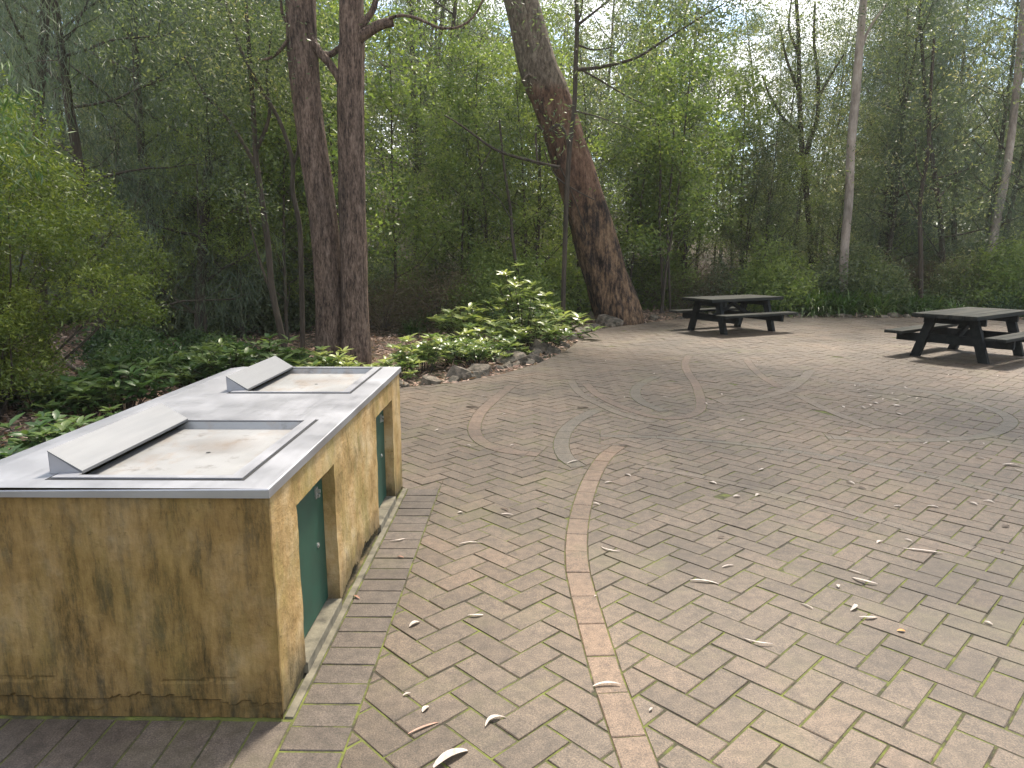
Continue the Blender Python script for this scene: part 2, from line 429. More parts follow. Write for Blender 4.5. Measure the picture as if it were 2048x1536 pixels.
def plain(name, col, rough=0.6, metal=0.0, sc=30, var=0.25, bstr=0.2, bdist=0.003):
    m, N, L = mat_new(name)
    tc = N.new('ShaderNodeTexCoord')
    n = noise_n(N, L, tc.outputs['Object'], sc, 5, 0.6)
    r = ramp(N, [(0.3, tuple(c * (1 - var) for c in col)), (0.7, tuple(min(1, c * (1 + var)) for c in col))]); L.new(n.outputs['Fac'], r.inputs[0])
    finish(N, L, r.outputs[0], rough, metal, bump=n.outputs['Fac'], bstr=bstr, bdist=bdist)
    return m
M_green = plain('green_door_paint', (0.007, 0.048, 0.029), 0.55, sc=9, var=0.2, bstr=0.1)
M_black = plain('shade_black', (0.01, 0.01, 0.01), 0.8)  # flat black for the painted gap shadow and the dark drain hole
M_sill = plain('mossy_concrete', (0.13, 0.115, 0.08), 0.9, sc=14, var=0.5, bstr=0.6, bdist=0.01)
M_chrome = plain('worn_latch_metal', (0.45, 0.45, 0.43), 0.4, 0.8)

def timber_mat():
    m, N, L = mat_new('weathered_dark_timber')
    tc = N.new('ShaderNodeTexCoord'); P = tc.outputs['Object']
    n = noise_n(N, L, P, 12, 6, 0.65, (0.12, 1, 1))
    fr = ramp(N, [(0.35, (0.003, 0.004, 0.004)), (0.55, (0.009, 0.011, 0.010)), (0.75, (0.022, 0.022, 0.02))]); L.new(n.outputs['Fac'], fr.inputs[0])
    tp = ramp(N, [(0.35, (0.009, 0.011, 0.008)), (0.5, (0.024, 0.025, 0.018)), (0.68, (0.062, 0.056, 0.042))]); L.new(n.outputs['Fac'], tp.inputs[0])
    c = mix(N, L, attr(N), fr.outputs[0], tp.outputs[0])
    finish(N, L, c, 0.75, bump=n.outputs['Fac'], bstr=0.4, bdist=0.005, spec=0.2)
    return m
M_timber = timber_mat()
M_paleleaf = plain('bleached_leaf', (0.38, 0.32, 0.265), 0.6, sc=60, var=0.45)
M_redleaf = plain('reddish_dry_leaf', (0.34, 0.18, 0.12), 0.6, sc=40, var=0.3)
M_brownleaf = plain('dark_brown_leaf', (0.09, 0.06, 0.04), 0.7, sc=40, var=0.3)
M_orangeleaf = plain('orange_leaf', (0.55, 0.22, 0.03), 0.55, sc=40, var=0.2)

# ---------------------------------------------------------------- ground
PLAZA = [(-2.0, -1.5), (-2.0, 7.75), (-1.42, 7.87), (-0.85, 8.15), (-0.32, 8.75), (0.15, 9.6), (0.60, 10.85), (0.86, 11.9), (1.05, 13.1),
         (1.45, 14.0), (2.1, 14.75), (3.33, 16.0), (5.8, 16.5), (9.0, 16.3), (12.0, 15.6), (12.8, 14.6), (11.2, 12.6), (9.3, 9.6), (8.6, 6.0), (8.4, -1.5)]
PZ = np.array(PLAZA)
def in_poly(x, y, poly=PZ):
    x = np.asarray(x); y = np.asarray(y); c = np.zeros(x.shape, bool); n = len(poly)
    for i in range(n):
        x0, y0 = poly[i]; x1, y1 = poly[(i+1) % n]
        cond = ((y0 > y) != (y1 > y))
        with np.errstate(divide='ignore', invalid='ignore'):
            xi = (x1-x0)*(y-y0)/(y1-y0+1e-12)+x0
        c ^= cond & (x < xi)
    return c
def dist_poly(x, y, poly=PZ):
    x = np.asarray(x, float); y = np.asarray(y, float); d = np.full(x.shape, 1e9)
    n = len(poly)
    for i in range(n):
        a = poly[i]; b = poly[(i+1) % n]; e = b-a
        t = np.clip(((x-a[0])*e[0]+(y-a[1])*e[1])/(e@e), 0, 1)
        d = np.minimum(d, np.hypot(x-a[0]-t*e[0], y-a[1]-t*e[1]))
    return d
def terrain(x, y):
    x = np.asarray(x, float); y = np.asarray(y, float)
    d = dist_poly(x, y); ins = in_poly(x, y)
    z = 0.05*np.sin(x*1.3+1)*np.cos(y*0.9) + 0.04*np.sin(x*3.1)*np.sin(y*2.3+2)
    side = np.clip((-x-2.0)/6, 0, 1)*np.clip((14-y)/8, 0, 1)
    z = z - 0.25*side
    far = np.clip((np.hypot(x, y)-20)/45, 0, 1)
    z = z + far**1.3*(6 + 5*np.clip((-x+4)/20, -0.6, 1))
    k = np.clip(d/0.8, 0, 1)
    return np.where(ins, -0.08, z*k - 0.02)

def build_ground():
    xs = np.concatenate([np.linspace(-300, -30, 10), np.linspace(-26, 30, 225), np.linspace(36, 300, 10)])
    ys = np.concatenate([np.linspace(-120, -8, 8), np.linspace(-5, 34, 157), np.linspace(38, 80, 15), np.linspace(100, 400, 8)])
    X, Y = np.meshgrid(xs, ys, indexing='ij')
    Z = terrain(X, Y)
    V = np.stack([X, Y, Z], -1).reshape(-1, 3)
    n, m_ = len(xs), len(ys)
    i, j = np.meshgrid(np.arange(n-1), np.arange(m_-1), indexing='ij')
    a = i*m_+j
    F = np.stack([a, a+m_, a+m_+1, a+1], -1).reshape(-1, 4)
    o = ob('forest_ground', mesh_np('forest_ground', V, F, smooth=True), M_soil)
    tag(o, kind='structure')
build_ground()

bed = MB()
bed.add([(x, y, -0.0035) for x, y in PLAZA] + [(x, y, -0.10) for x, y in PLAZA],
        [tuple(range(len(PLAZA)))[::-1]] + [(i, (i+1) % len(PLAZA), len(PLAZA)+(i+1) % len(PLAZA), len(PLAZA)+i) for i in range(len(PLAZA))])
me_bed = bed.mesh('pavement')
pavement = tag(ob('pavement', me_bed, M_bed), kind='structure')

# block geometry (barbecue)
BX1, BX0, BY0, BY1, BH = -0.796, -1.83, 2.078, 4.375, 0.799

def clip_poly(poly, nx, ny, c):
    """keep the side nx*x+ny*y >= c"""
    out = []; n = len(poly)
    for i in range(n):
        a = poly[i]; b = poly[(i+1) % n]
        da = nx*a[0]+ny*a[1]-c; db = nx*b[0]+ny*b[1]-c
        if da >= 0: out.append(a)
        if (da >= 0) != (db >= 0):
            t = da/(da-db); out.append((a[0]+t*(b[0]-a[0]), a[1]+t*(b[1]-a[1])))
    return out
def area(p):
    return 0.5*sum(p[i][0]*p[(i+1) % len(p)][1]-p[(i+1) % len(p)][0]*p[i][1] for i in range(len(p)))
def inset(p, d):
    """inset of a convex ccw polygon"""
    q = p
    for i in range(len(p)):
        a = p[i]; b = p[(i+1) % len(p)]; ex, ey = b[0]-a[0], b[1]-a[1]; l = math.hypot(ex, ey)
        if l < 1e-6: continue
        nx, ny = -ey/l, ex/l
        q = clip_poly(q, nx, ny, nx*a[0]+ny*a[1]+d)
        if len(q) < 3: return []
    return q
def clean(p, e=0.004):
    q = []
    for a in p:
        if not q or math.hypot(a[0]-q[-1][0], a[1]-q[-1][1]) > e: q.append(a)
    if len(q) > 1 and math.hypot(q[0][0]-q[-1][0], q[0][1]-q[-1][1]) < e: q.pop()
    return q
def prism(mb, p, z, tint, chamfer=True, tilt=(0, 0)):
    cx = sum(a[0] for a in p)/len(p); cy = sum(a[1] for a in p)/len(p)
    zf = lambda a: z+(a[0]-cx)*tilt[0]+(a[1]-cy)*tilt[1]
    n = len(p)
    vs = [(a[0], a[1], -0.03) for a in p]
    if chamfer:
        q = [(a[0]+(cx-a[0])*k, a[1]+(cy-a[1])*k) for a in p for k in [0.0032/max(0.02, math.hypot(a[0]-cx, a[1]-cy))*1.3]]
        vs += [(a[0], a[1], zf(a)-0.003) for a in p] + [(a[0], a[1], zf(a)) for a in q]
        fs = [(i, (i+1) % n, n+(i+1) % n, n+i) for i in range(n)] + [(n+i, n+(i+1) % n, 2*n+(i+1) % n, 2*n+i) for i in range(n)] + [tuple(range(2*n, 3*n))]
    else:
        vs += [(a[0], a[1], zf(a)) for a in p]
        fs = [(i, (i+1) % n, n+(i+1) % n, n+i) for i in range(n)] + [tuple(range(n, 2*n))]
    mb.add(vs, fs, tint)

# bands of coloured pavers that curl through the herringbone
BANDS = [
  ('pink', [(0.36, 1.55), (0.342, 1.87), (0.325, 2.04), (0.30, 2.281), (0.285, 2.50), (0.27, 2.75), (0.258, 2.99), (0.252, 3.228), (0.268, 3.537), (0.307, 3.872), (0.381, 4.31), (0.481, 4.757), (0.60, 5.15), (0.735, 5.43)], 0.112),
  ('pink', [(-0.17, 7.95), (-0.30, 7.34), (-0.41, 6.76), (-0.45, 6.31), (-0.44, 5.91), (-0.38, 5.62), (-0.27, 5.40), (-0.13, 5.27), (0.1, 5.19)], 0.11),
  ('pale', [(0.54, 8.34), (0.56, 7.8), (0.63, 7.35), (0.74, 6.98), (0.88, 6.6), (1.04, 6.34), (1.16, 6.24)], 0.09),
  ('pink', [(0.70, 8.1), (0.75, 7.6), (0.86, 7.12), (1.02, 6.72), (1.22, 6.42), (1.45, 6.42), (1.64, 6.65), (1.76, 7.0), (1.87, 7.56), (1.97, 8.17), (2.03, 8.75), (2.16, 9.56), (2.40, 10.4)], 0.10),
  ('grey', [(0.68, 6.72), (0.5, 6.38), (0.38, 6.06), (0.31, 5.74), (0.28, 5.41), (0.30, 5.1), (0.38, 4.88)], 0.12),
  ('grey', [(1.60, 8.6), (1.40, 8.25), (1.25, 7.88), (1.17, 7.42), (1.20, 7.02), (1.33, 6.68)], 0.11),
  ('pale', [(1.95, 7.15), (2.2, 7.2), (2.45, 7.33), (2.71, 7.57), (2.96, 7.86), (3.3, 8.4), (3.62, 9.0)], 0.12),
  ('pink', [(3.1, 9.9), (2.97, 9.2), (2.88, 8.5), (2.86, 7.95)], 0.10),
  ('pale', [(2.90, 7.45), (2.90, 7.0), (2.94, 6.5), (3.05, 6.02)], 0.10),
  ('grey', [(3.55, 8.3), (4.0, 8.05), (4.3, 7.75), (4.48, 7.2), (4.50, 6.7), (4.36, 6.3), (4.05, 5.96), (3.71, 5.74), (3.29, 5.64), (2.9, 5.64), (2.48, 5.72)], 0.11),
  ('pale', [(0.85, 4.9), (1.25, 4.62), (1.62, 4.30), (1.95, 3.95), (2.3, 3.5), (2.75, 2.95)], 0.07),
  ('grey', [(0.62, 5.75), (1.2, 5.68), (1.8, 5.45), (2.4, 5.05), (2.9, 4.5), (3.3, 3.9)], 0.07),
]
BP = []
for kindb, pts, wd in BANDS:
    P = smooth_path(pts, len(pts)*8); BP.append((kindb, P, wd))

def split_bands(poly, pieces_in):
    pieces = pieces_in
    for kindb, P, wd in BP:
        res = []
        for p in pieces:
            cx = sum(a[0] for a in p)/len(p); cy = sum(a[1] for a in p)/len(p)
            d = np.hypot(P[:, 0]-cx, P[:, 1]-cy); k = int(d.argmin())
            if d[k] > wd/2+0.15: res.append(p); continue
            k0, k1 = max(0, k-1), min(len(P)-1, k+1)
            t = P[k1]-P[k0]; t = t/np.linalg.norm(t); nx, ny = -t[1], t[0]
            al = (cx-P[k][0])*t[0]+(cy-P[k][1])*t[1]
            c0 = nx*P[k][0]+ny*P[k][1]; g = wd/2+0.004
            for ke in (0, len(P)-1):
                if np.hypot(*(P[ke]-np.array([cx, cy]))) < 0.24:
                    e = P[ke]; te = (P[1]-P[0]) if ke == 0 else (P[-1]-P[-2]); te = te/np.linalg.norm(te); sg = 1 if ke else -1
                    ce = sg*(te[0]*e[0]+te[1]*e[1])
                    a = clip_poly(p, sg*te[0], sg*te[1], ce+0.003)
                    if len(a) > 2: res.append(a)
                    p = clip_poly(p, -sg*te[0], -sg*te[1], -ce)
            if len(p) < 3: continue
            a = clip_poly(p, nx, ny, c0+g); b = clip_poly(p, -nx, -ny, -(c0-g))
            if len(a) > 2: res.append(a)
            if len(b) > 2: res.append(b)
        pieces = res
    return pieces

W = 0.1165
s2 = math.sqrt(0.5)
U, Vv = (s2, -s2), (s2, s2)
OX, OY = -0.2680, 2.0705
def tow(u, v): return (OX+W*(u*U[0]+v*Vv[0]), OY+W*(u*U[1]+v*Vv[1]))
KX, KY0, KY1 = -0.5585, 1.842, 4.378
bricks = []
G = 0.0035/W
for i in range(-140, 141):
    for j in range(-75, 75):
        for typ in (0, 1):
            u0, v0 = i+2*j, -i+2*j
            r = (u0, v0, u0+2, v0+1) if typ == 0 else (u0+1, v0+1, u0+2, v0+3)
            c = tow((r[0]+r[2])/2, (r[1]+r[3])/2)
            if c[1] < 0.9 or c[1] > 16.7 or c[0] < -2.15 or c[0] > min(14.6, 1.4+c[1]*0.85): continue
            if not (-0.82*c[1]-0.6 < c[0]): continue
            p = [tow(r[0]+G, r[1]+G), tow(r[2]-G, r[1]+G), tow(r[2]-G, r[3]-G), tow(r[0]+G, r[3]-G)]
            if area(p) < 0: p = p[::-1]
            bricks.append(p)
cc = np.array([(sum(a[0] for a in p)/4, sum(a[1] for a in p)/4) for p in bricks])
dp = dist_poly(cc[:, 0], cc[:, 1]); ip = in_poly(cc[:, 0], cc[:, 1])
pieces = []
for p, d, ins, c in zip(bricks, dp, ip, cc):
    if not ins and d > 0.12: continue
    ps = [p]
    if d < 0.14:
        best, bd = None, 1e9
        for i in range(len(PZ)):
            a = PZ[i]; b = PZ[(i+1) % len(PZ)]; e = b-a
            t = min(1, max(0, ((c-a)@e)/(e@e))); q = np.hypot(*(c-a-t*e))
            if q < bd: bd = q; best = (a, e/np.linalg.norm(e))
        a, e = best; nx, ny = e[1], -e[0]
        ps = [clip_poly(p, nx, ny, nx*a[0]+ny*a[1]+0.004)]
        if len(ps[0]) < 3: continue
    if c[0] < KX+0.15 and KY0-0.15 < c[1] < KY1+0.15:
        q = ps[0]; ps = []
        a = clip_poly(q, 1, 0, KX+0.003)
        if len(a) > 2: ps.append(a)
        b = clip_poly(q, -1, 0, -KX)
        if len(b) > 2:
            f = clip_poly(b, 0, -1, -(KY0-0.003) if c[0] < -0.79 else 99)
            if c[0] < -0.79 and len(f) > 2: ps.append(f)
            g = clip_poly(b, 0, 1, KY1+0.003)
            if len(g) > 2: ps.append(g)
    ps = split_bands(p, ps)
    for q in ps:
        q = clean(q)
        if len(q) > 2 and abs(area(q)) > 0.0004: pieces.append(q)
# screen size as seen from the standing place: area over distance squared, with foreshortening
def seen(p):
    cx = sum(a[0] for a in p)/len(p); cy = sum(a[1] for a in p)/len(p)
    D = math.hypot(cx, cy, CAM_H)
    vis = (abs(cx) < 0.80*cy+0.15) and (cy > 1.35)
    return (abs(area(p))*CAM_H/D**3) if vis else 0.0
pieces.sort(key=seen, reverse=True)
rr = random.Random(3)
rest = MB()
for k, p in enumerate(pieces):
    cy = sum(a[1] for a in p)/len(p)
    tn = rr.random(); z = rr.gauss(0, 0.0011); tl = (rr.gauss(0, 0.006), rr.gauss(0, 0.006))
    if k < 300:
        mb = MB(); prism(mb, p, z, tn, True, tl)
        ob('paver', mb.mesh('paver'), M_paver, pavement)
    else:
        prism(rest, p, z, tn, cy < 7, tl)
o = ob('distant_pavers', rest.mesh('distant_pavers'), M_paver, pavement); o['kind'] = 'stuff'

# edging course round the barbecue: a header row in front and a column of headers down its right side
def quad_prism(name, p, mat, z=0.0):
    mb = MB(); prism(mb, p, z+rr.gauss(0, 0.001), rr.random(), True, (rr.gauss(0, 0.006), rr.gauss(0, 0.006)))
    return ob(name, mb.mesh(name), mat, pavement)
y = KY1
while y > 1.0:
    y2 = y-0.1165
    g = 0.0032
    quad_prism('edging_paver', [(BX1+0.035, y2+g), (KX-g, y2+g), (KX-g, y-g), (BX1+0.035, y-g)], M_edging)
    y = y2
x = BX1+0.03
while x > -1.99:
    x2 = max(x-0.1165, -1.998); g = 0.0032
    if x-x2 > 0.03: quad_prism('edging_paver', [(x2+g, KY0+g), (x-g, KY0+g), (x-g, BY0-0.006), (x2+g, BY0-0.006)], M_edging)
    x = x2

# curved band pavers
M_faded = paver_mat('faded_pink_paver', [(0, (0.104, 0.070, 0.048)), (1, (0.124, 0.085, 0.059))])
bm_of = {'pink': M_faded, 'pale': M_pale, 'grey': M_grey}
for bi, (kindb, P, wd) in enumerate(BP):
    seg = np.r_[0, np.cumsum(np.hypot(*np.diff(P[:, :2], axis=0).T))]
    T = np.gradient(P, axis=0); T /= np.linalg.norm(T, axis=1, keepdims=True)
    s, total = 0.0, seg[-1]
    far_mb = MB()
    Ls = 0.235 if bi == 0 else 0.23
    while s < total-0.03:
        e = min(s+Ls*rr.uniform(0.94, 1.04), total)
        m_ = 5 if bi == 0 else 3
        ts = np.linspace(s+0.0018, e-0.0018, m_)
        q = np.stack([np.interp(ts, seg, P[:, 0]), np.interp(ts, seg, P[:, 1])], 1)
        tt = np.stack([np.interp(ts, seg, T[:, 0]), np.interp(ts, seg, T[:, 1])], 1); tt /= np.linalg.norm(tt, axis=1, keepdims=True)
        nn = np.stack([-tt[:, 1], tt[:, 0]], 1)
        poly = [tuple(a) for a in (q-nn*wd/2)] + [tuple(a) for a in (q+nn*wd/2)[::-1]]
        if area(poly) < 0: poly = poly[::-1]
        if bi == 0:
            mb = MB(); prism(mb, poly, 0.0008+rr.gauss(0, 0.0007), rr.random(), True)
            ob('band_paver', mb.mesh('band_paver'), M_pink, pavement)
        else:
            prism(far_mb, poly, 0.001, rr.random(), False)
        s = e
    if bi:
        o = ob('curved_band', far_mb.mesh('curved_band'), bm_of[kindb], pavement); o['kind'] = 'stuff'
        o['label'] = {'pink': 'curving line of pinkish pavers', 'pale': 'curving line of pale pavers', 'grey': 'curving line of blue grey pavers'}[kindb]

def haze_box():  # thin volume added to brighten the dark gaps in the wood
    m, N, L = mat_new('added_forest_haze')
    v = N.new('ShaderNodeVolumePrincipled'); v.inputs['Color'].default_value = (0.93, 0.95, 0.92, 1); v.inputs['Density'].default_value = 0.0008
    v.inputs['Anisotropy'].default_value = 0.35
    o = N.new('ShaderNodeOutputMaterial'); L.new(v.outputs[0], o.inputs['Volume'])
    mb = MB(); mb.box(-320, 320, -140, 420, -12, 45)
    h = ob('haze', mb.mesh('haze'), m); tag(h, 'added thin haze lifting the dark gaps between the trees', 'haze', kind='stuff')
haze_box()

# ---------------------------------------------------------------- barbecue bench
bbq = empty('barbecue_bench', (-1.3, 3.2, 0), 0, 'ochre rendered double barbecue with steel benchtop and two green doors', 'barbecue')
def pb(name, me, mat, parent=None):
    """part built in world coordinates, parented to the bench"""
    o = ob(name, me, mat, parent or bbq)
    if parent is None: o.location = (1.3, -3.2, 0)
    return o
DOORS = [(2.332, 2.822), (3.652, 4.118)]
ZT, ZD = BH-0.030, 0.645
def wallpt(x, y, z, nx, ny):
    v = Vector((x*7, y*7, z*7))
    d = noise.fractal(v, 1.0, 2.0, 4)*0.0035
    return (x+nx*d, y+ny*d, z)
def lines(a, b, step, marks):
    s = set(np.round(np.arange(a, b, step), 4)) | {a, b}
    for m_ in marks: s = {q for q in s if abs(q-m_) > step*0.3} | {m_-0.0012, m_+0.0012}
    s |= {a, b}
    return sorted(s)
mb = MB()
# right side with door recesses and the rotted foot between the doors
ys = lines(BY0, BY1, 0.011, [DOORS[0][0], DOORS[0][1], DOORS[1][0], DOORS[1][1]])
zs = lines(0.0, ZT, 0.009, [ZD, 0.045])
def side_depth(y, z):
    for a, b in DOORS:
        if a < y < b and 0.045 < z < ZD: return 0.075
    for a, b in DOORS:
        if a < y < b and z <= 0.045: return 0.012
    e = 0.0
    t = (y-2.86)/(3.62-2.86)
    if 0 < t < 1:
        h = 0.035+0.05*math.sin(math.pi*t)*(0.6+0.8*noise.noise(Vector((y*9, 0.3, 7.1)))) + 0.02*noise.noise(Vector((y*31, 4, 1)))
        if z < h and z > 0.008: e = 0.035+0.01*noise.noise(Vector((y*20, z*20, 0)))
    h2 = 0.03+0.03*noise.noise(Vector((y*8, 9.3, 2)))
    if z < h2: e = max(e, 0.008)
    return e
vs = []
for y in ys:
    for z in zs:
        d = side_depth(y, z)
        p = wallpt(BX1-d, y, z, 1, 0) if d < 0.07 else (BX1-d, y, z)
        vs.append(p)
m_ = len(zs)
fs = [(i*m_+j, (i+1)*m_+j, (i+1)*m_+j+1, i*m_+j+1) for i in range(len(ys)-1) for j in range(m_-1)]
mb.add(vs, fs)
# front face with crumbling foot
xs = lines(BX0, BX1, 0.011, [])
vs = []
for x in xs:
    for z in zs:
        h = 0.075+0.03*noise.noise(Vector((x*4, 1.7, 5)))+0.02*noise.noise(Vector((x*17, 3, 5)))
        h1 = 0.14+0.03*noise.noise(Vector((x*5, 8, 5)))+0.008*noise.noise(Vector((x*23, 8, 5)))
        d = 0.0
        if z < h: d = 0.008+0.007*abs(noise.noise(Vector((x*25, z*25, 2))))
        if abs(z-h1) < 0.0065 and noise.noise(Vector((x*3.3, 6, 2))) > 0.08: d = 0.0035
        p = wallpt(x, BY0, z, 0, -1)
        k = min(1, (BX1-x)/0.01)
        vs.append((p[0]+(wallpt(BX1, BY0, z, 1, 0)[0]-BX1)*(1-k), p[1]+d*k, p[2]))
fs = [(i*m_+j, (i+1)*m_+j, (i+1)*m_+j+1, i*m_+j+1) for i in range(len(xs)-1) for j in range(m_-1)]
mb.add(vs, fs)
mb.add([(BX0, BY0, 0), (BX0, BY1, 0), (BX1, BY1, 0), (BX1, BY0, 0), (BX0, BY0, ZT), (BX0, BY1, ZT), (BX1, BY1, ZT), (BX1, BY0, ZT)],
       [(1, 0, 4, 5), (2, 1, 5, 6)])
pb('wall_block', mb.mesh('wall_block'), M_wall)

# mossy concrete strip at the foot of the right wall, sill under each door
mb = MB(); mb.box(BX1+0.002, BX1+0.030, BY0+0.01, BY1+0.01, -0.02, 0.004)
pb('foot_strip', mb.mesh('foot_strip'), M_sill)
for a, b in DOORS:
    mb = MB(); mb.box(BX1-0.072, BX1+0.006, a+0.003, b-0.003, 0.0, 0.047, bev=0.003)
    pb('door_sill', mb.mesh('door_sill'), M_sill)
    mb = MB(); mb.box(BX1-0.072, BX1-0.052, a+0.005, b-0.006, 0.052, ZD-0.006, bev=0.002)
    d = pb('door', mb.mesh('door'), M_green)
    # round lock in a plate, and a small bracket catch above
    lk = MB(); n = 14; yc, zc = b-0.11, 0.335
    for rad, x0, x1 in ((0.011, BX1-0.052, BX1-0.048), (0.006, BX1-0.048, BX1-0.045)):
        vv = [(x0, yc+rad*math.cos(t*2*math.pi/n), zc+rad*math.sin(t*2*math.pi/n)) for t in range(n)] + [(x1, yc+rad*math.cos(t*2*math.pi/n), zc+rad*math.sin(t*2*math.pi/n)) for t in range(n)]
        lk.add(vv, [(t, (t+1) % n, n+(t+1) % n, n+t) for t in range(n)] + [tuple(range(n, 2*n))])
    pb('lock', lk.mesh('lock'), M_chrome, d)
    ct = MB(); zc = 0.555; yc = b-0.10
    ct.box(BX1-0.052, BX1-0.046, yc-0.014, yc+0.014, zc-0.022, zc+0.022)
    ct.box(BX1-0.046, BX1-0.036, yc-0.004, yc+0.010, zc-0.018, zc-0.006); ct.box(BX1-0.046, BX1-0.030, yc-0.010, yc-0.004, zc+0.004, zc+0.018)
    pb('catch', ct.mesh('catch'), M_chrome, d)

# benchtop: folded steel sheet with two cut-outs
TX1, TX0, TY0, TY1 = BX1+0.006, BX0-0.035, BY0-0.012, BY1+0.025
OFF = 1.40
HX0, HX1, HY0, HY1 = -1.449, -0.945, 2.178, 2.935
xl = [TX0, TX0+0.075, -1.50, HX0, HX1, TX1]
yl = [TY0, HY0, HY1, HY0+OFF, HY1+OFF, TY1]
mb = MB(); vs = []
def tz(i): return BH-0.010 if i == 0 else BH
for i, x in enumerate(xl):
    for y in yl: vs.append((x, y, tz(i)))
nyl = len(yl)
fs = [(i*nyl+j, (i+1)*nyl+j, (i+1)*nyl+j+1, i*nyl+j+1) for i in range(len(xl)-1) for j in range(nyl-1) if not (i == 3 and j in (1, 3))]
mb.add(vs, fs)
# rim all round with a rounded nosing
prof = [(0.0, 0.0), (0.003, -0.0012), (0.0045, -0.004), (0.0045, -0.030), (-0.004, -0.030)]
def rimpt(k, o_, dz):
    x0, x1, y0, y1 = TX0-o_, TX1+o_, TY0-o_, TY1+o_
    zl = BH-0.010
    return [(x0, y0, zl+dz*0.66), (x1, y0, BH+dz), (x1, y1, BH+dz), (x0, y1, zl+dz*0.66)][k]
vs = [rimpt(k, o_, dz) for (o_, dz) in prof for k in range(4)]
fs = [(r*4+k, r*4+4+k, r*4+4+(k+1) % 4, r*4+(k+1) % 4) for r in range(len(prof)-1) for k in range(4)]
mb.add(vs, fs)
pb('benchtop', mb.mesh('benchtop'), M_steel)
def ringframe(x0, x1, y0, y1, w_, z0, z1, b=0.0015):
    m2 = MB()
    o_ = [(x0, y0), (x1, y0), (x1, y1), (x0, y1)]; i_ = [(x0+w_[3], y0+w_[0]), (x1-w_[1], y0+w_[0]), (x1-w_[1], y1-w_[2]), (x0+w_[3], y1-w_[2])]
    vs = [(*a, z0) for a in o_] + [(*a, z1) for a in o_] + [(*a, z1) for a in i_] + [(*a, z0) for a in i_]
    fs = []
    for k in range(4):
        l = (k+1) % 4
        fs += [(k, l, 4+l, 4+k), (4+k, 4+l, 8+l, 8+k), (8+k, 8+l, 12+l, 12+k)]
    return m2.add(vs, fs)
for kx in (0, 1):
    oy = OFF*kx
    # hotplate pan, its raised flange, drain hole
    m2 = MB(); zb = BH-0.030
    c4 = [(HX0, HY0+oy), (HX1, HY0+oy), (HX1, HY1+oy), (HX0, HY1+oy)]
    e4 = [(HX0-0.045, HY0+oy+0.012), (HX1-0.012, HY0+oy+0.012), (HX1-0.012, HY1+oy-0.012), (HX0-0.045, HY1+oy-0.012)]
    vs = [(*a, BH-0.0005) for a in c4] + [(*a, zb) for a in e4]
    m2.add(vs, [(k, (k+1) % 4, 4+(k+1) % 4, 4+k)[::-1] for k in range(3)] + [(4, 5, 6, 7)])
    pan = pb('hotplate', m2.mesh('hotplate'), M_plate)
    fr = ringframe(HX0-0.07, HX1+0.042, HY0+oy-0.026, HY1+oy+0.03, (0.026, 0.042, 0.03, 0.07), BH+0.0022, BH+0.0062)
    pb('flange', fr.mesh('flange'), M_steel, pan)
    gp = ringframe(HX0-0.085, HX1+0.052, HY0+oy-0.036, HY1+oy+0.034, (0.010, 0.010, 0.004, 0.015), BH+0.0006, BH+0.0012)
    pb('gap_shadow_strip', gp.mesh('gap_shadow_strip'), M_black, pan)  # black strip painting the shadow gap outside the flange
    dh = MB(); n = 12; cx, cy = -1.195, 2.56+oy
    dh.add([(cx+0.009*math.cos(t*2*math.pi/n), cy+0.009*math.sin(t*2*math.pi/n), zb+0.0012) for t in range(n)], [tuple(range(n))])
    pb('drain_hole', dh.mesh('drain_hole'), M_black, pan)
    # sloping flue cover: sheet on top, open towards the plate, closed by two triangular cheeks
    X0, X1, ZL, ZH, Y0, Y1 = -1.556, -1.448, BH+0.012, BH+0.080, 2.200+oy, 2.938+oy
    m2 = MB(); t = 0.003
    m2.add([(X0, Y0, ZH), (X1, Y0, ZL), (X1, Y1, ZL), (X0, Y1, ZH), (X0, Y0, ZH-t), (X1, Y0, ZL-0.010), (X1, Y1, ZL-0.010), (X0, Y1, ZH-t)],
           [(0, 1, 2, 3), (1, 5, 6, 2), (7, 6, 5, 4), (0, 4, 5, 1), (3, 2, 6, 7)])
    fc = pb('flue_cover', m2.mesh('flue_cover'), M_steel2)
    m2 = MB()
    m2.add([(X0, Y0+0.002, BH+0.001), (X0, Y1-0.002, BH+0.001), (X0, Y1-0.002, ZH-t), (X0, Y0+0.002, ZH-t)], [(1, 0, 3, 2)])
    for yy, sgn in ((Y0+0.003, 0), (Y1-0.003, 1)):
        m2.add([(X0, yy, BH+0.001), (X1-0.004, yy, BH+0.001), (X1-0.004, yy, ZL-0.008), (X0, yy, ZH-t)], [(0, 1, 2, 3) if not sgn else (3, 2, 1, 0)])
    pb('cheek', m2.mesh('cheek'), M_steel, fc)

